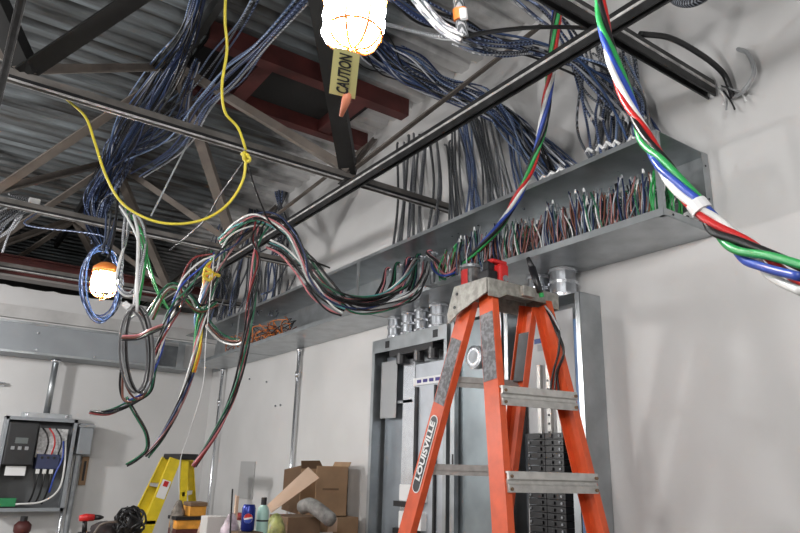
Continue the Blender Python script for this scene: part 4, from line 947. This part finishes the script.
# stacked tool boxes
tb = thing('tool_case', 'brown and orange open tool case beside the yellow ladder', 'tool case', tuple(at(190, 520, d=4.3)*1)); tb.location.z = PZ
c = at(188, 525, d=4.3)
MB().box((c.x-.10, c.y-.08, PZ), (c.x+.10, c.y+.08, at(188, 528, d=4.3).z)).build('base', RED, tb)
z_ = at(188, 528, d=4.3).z
MB().box((c.x-.10, c.y-.08, z_), (c.x+.08, c.y+.08, z_+.055)).build('tray', mat('amber_plastic', (.62, .28, .04), .5, n=.2, ns=20), tb, bevel=.005)
MB().box((c.x-.11, c.y-.085, z_+.055), (c.x+.10, c.y+.085, z_+.075)).build('divider', BLACK, tb)
MB().box((c.x-.02, c.y-.06, z_+.075), (c.x+.09, c.y+.08, z_+.135)).build('upper_tray', mat('amber_plastic', (1, 1, 1)), tb, bevel=.005)
MB().box((c.x-.02, c.y-.065, z_+.135), (c.x+.095, c.y+.085, z_+.16)).build('lid', CARDD, tb, bevel=.004)
c = at(178, 512, d=4.3); o = blob((c.x, c.y-.0, PZ+.12), .045, .045, .12, 9).build('crumpled_rag', mat('grey_rag', (.16, .14, .12), .9, n=.5, ns=30), smooth=True); tag(o, 'dark grey crumpled rag left of the orange tool case', 'rag')
c = at(205, 522, d=3.9); o = blob((c.x, c.y, PZ+.085), .04, .04, .08, 12).build('crumpled_rag', mat('tan_rag', (.35, .25, .2), .9, n=.5, ns=30), smooth=True); tag(o, 'tan crumpled packaging right of the orange tool case', 'packaging')
# drill, bag and coil on bench
c = at(86, 530, d=4.5); c = V(c.x, c.y, bz)
dl = thing('cordless_drill', 'red and black cordless drill pointing right on the bench', 'power tool', tuple(c))
MB().box(c+V(-.06, -.035, 0), c+V(.05, .035, .055)).build('battery', BLACK, dl, bevel=.008)
MB().tube([c+V(-.01, 0, .05), c+V(-.02, 0, .14)], [.022, .020], 10).build('grip', BLACK, dl, smooth=True)
MB().tube([c+V(-.07, 0, .165), c+V(-.02, 0, .17), c+V(.05, 0, .17)], [.024, .033, .028], 12).build('motor_housing', RT, dl, smooth=True)
MB().tube([c+V(.05, 0, .17), c+V(.10, 0, .17), c+V(.13, 0, .17)], [.024, .020, .008], 12).build('chuck', BLACK, dl, smooth=True)
dl.scale = (.78, .78, .78)
c = at(106, 530, d=4.45)
tbg = thing('tool_bag', 'dark open tool bag behind the drill', 'tool bag', (c.x, c.y, bz))
blob((c.x+.0, c.y+.02, bz+.055), .10, .09, .055, 15).build('body', mat('bag_fabric', (.035, .028, .03), .9, n=.4, ns=30), tbg, smooth=True)
MB().tube(catmull([(c.x-.09, c.y-.08, bz+.05), (c.x-.05, c.y-.09, bz+.11), (c.x+.05, c.y-.09, bz+.12), (c.x+.1, c.y-.08, bz+.09)], 5), .008, 6).build('strap', BROWN, tbg, smooth=True)
c = at(129, 525, d=4.45)
wc = thing('cord_heap', 'heap of tangled black cord and gloves left of the yellow ladder', 'cord', (c.x, c.y, bz))
blob((c.x, c.y+.03, bz+.09), .075, .06, .085, 18).build('core', DARKST, wc, smooth=True)
for k in range(9):
    rnd = random.Random(k); ax = rnd.uniform(0, 3.14); pts = []
    for a in range(14):
        t_ = 2*math.pi*a/14; pts.append((c.x+.085*math.cos(t_)*math.cos(ax)+rnd.uniform(-.028, .028), c.y+.06*math.cos(t_)*math.sin(ax)+rnd.uniform(-.02, .02), bz+.11+.085*math.sin(t_)+rnd.uniform(-.025, .025)))
    MB().tube(catmull(pts, 3), .0075, 6).build('cord_turn', BLACK, wc, smooth=True)
c = at(24, 528, Y=6.9)
mt = thing('drain_valve', 'dark red valve on stub pipe below the starter panel', 'valve', (c.x, c.y, .8))
MB().cyl((c.x, c.y+.1, .02), (c.x, c.y+.1, 1.10), .03, 12).build('pipe', DARKST, mt)
MB().lathe((c.x, c.y+.1, .95), [(.05, 0), (.07, .03), (.07, .08), (.04, .11)], 12).build('body', RED, mt, smooth=True)

# ------------------------------------------------------------------ temporary lamps
GLOW = mat('lit_tube', (1, 1, 1), .5, emit=((1, .985, .965), BULB))
def work_lamp(c, s, lab, glow, hk=1.0):
    """hanging caged lamp: socket above, spiral tube, wire cage with hook below"""
    c = V(c); t = thing('work_lamp', lab, 'work lamp', tuple(c))
    pts = []
    n = 110; 
    for k in range(n): a = k*.26; z = (.085-.17*k/(n-1))*hk; pts.append(c+V(.045*math.cos(a), .045*math.sin(a), z)*s)
    MB().tube(pts, .021*s, 8).build('spiral_tube', glow, t, smooth=True)
    MB().lathe(c+V(0, 0, .09*s), [(.030*s, 0), (.032*s, .05*s), (.022*s, .09*s), (.010*s, .13*s)], 14).build('socket', BLACK, t, smooth=True)
    cg = MB()
    for k in range(8):
        a = 2*math.pi*k/8; u = V(math.cos(a), math.sin(a), 0)
        cg.tube(catmull([c+(u*.030+V(0, 0, .12))*s, c+(u*.058+V(0, 0, .08))*s, c+(u*.064+V(0, 0, 0))*s, c+(u*.058+V(0, 0, -.085))*s, c+(u*.034+V(0, 0, -.118))*s, c+(u*.006+V(0, 0, -.120))*s], 4), .0032*s, 5)
    for z, r_ in ((.07, .062), (.0, .066), (-.085, .060)):
        cg.tube([c+V(r_*math.cos(a*math.pi/10), r_*math.sin(a*math.pi/10), z)*s for a in range(20)], .003*s, 5, loop=True)
    cg.build('cage', ORLAMP, t, smooth=True)
    MB().tube(catmull([c+V(0, 0, -.118)*s, c+V(.012, 0, -.135)*s, c+V(0, 0, -.150)*s, c+V(-.012, 0, -.14)*s], 4), .003*s, 6).build('hook', ORLAMP, t, smooth=True)
    MB().tube(catmull([c+V(0, 0, .2)*s, c+V(.01, .01, .4), c+V(.0, .03, .75)], 5), .006, 6).build('cord', BLACK, t, smooth=True)
    return t
Lc = at(355, 0, d=1.42)
main = work_lamp(Lc, 1.02, 'large glaring caged work lamp hanging in the foreground with a yellow tag', GLOW)
Lc2 = at(104, 283, d=3.5)
GLOW2 = mat('lit_tube_far', (1, 1, 1), .5, emit=((1, .985, .965), 200))
sm = work_lamp(Lc2, .85, 'small distant caged work lamp glowing inside a blue cable coil', GLOW2, .55)
MB().lathe(Lc2+V(0, 0, .070), [(.058, 0), (.055, .04), (.03, .075)], 14).build('shade', ORLAMP, sm, smooth=True)
sm.scale = (1.18, 1.18, .74)
# tag and orange pull wire of the big lamp
d0 = 1.47
q = [at(334, 46, d=1.31), at(360, 54, d=1.31), at(355, 99, d=1.40), at(329, 93, d=1.40)]
tg = thing('caution_tag', 'yellow paper caution tag hanging under the bright work lamp', 'tag', tuple(q[0]))
MB().poly(q, (.0006, .0008, 0)).build('paper', PAPER, tg)
up_ = ((q[0]+q[1])/2-(q[2]+q[3])/2).normalized(); rt_ = ((q[1]-q[0])).normalized(); nrm = rt_.cross(up_)
if nrm.dot(V(0, 0, H)-q[0]) < 0: nrm = -nrm
ctr = (q[0]+q[1]+q[2]+q[3])/4+nrm*.002
r_dir = up_; u_dir = -rt_
if r_dir.cross(u_dir).dot(nrm) < 0: u_dir = -u_dir
text_mesh('CAUTION', .036, ctr+rt_*.001, r_dir, u_dir, .0003, .60, .0008).build('lettering', mat('tag_ink', (.03, .03, .03), .6), tg)
o = MB().tube([at(349, 90, d=1.397), at(346, 101, d=1.40), at(341, 116, d=1.42)], [.009, .010, .0045], 10).build('wire_nut', mat('salmon_plastic', (.80, .28, .16), .5), smooth=True)
tag(o, 'orange tapered plug hanging below the yellow caution tag', 'plug')
# repeats of one kind share a group
GR = dict(cable_drop='cables dropping onto the wireway top', conduit_nipple='conduit nipples between the wireway and the cabinets', conduit_bushing='conduit bushings standing in the wireway',
          electrical_cabinet='tall steel cabinets under the wireway', wall_anchor='tiny anchors on the right wall', cable_clip='white clips on the wireway top', cable_curtain='dark cable curtains on the far part of the wall',
          cardboard_box='cartons on the work platform', cable_bundle='blue cable bundles under the roof', conductor_drop='coloured conductors hanging over the channel', conductor_loop='coloured conductor loops over the channel',
          conduit='conduits running down the walls')
for o in list(C.objects):
    b = o.name.split('.')[0]
    if o.parent is None and 'label' in o and 'group' not in o and b in GR: o['group'] = GR[b]
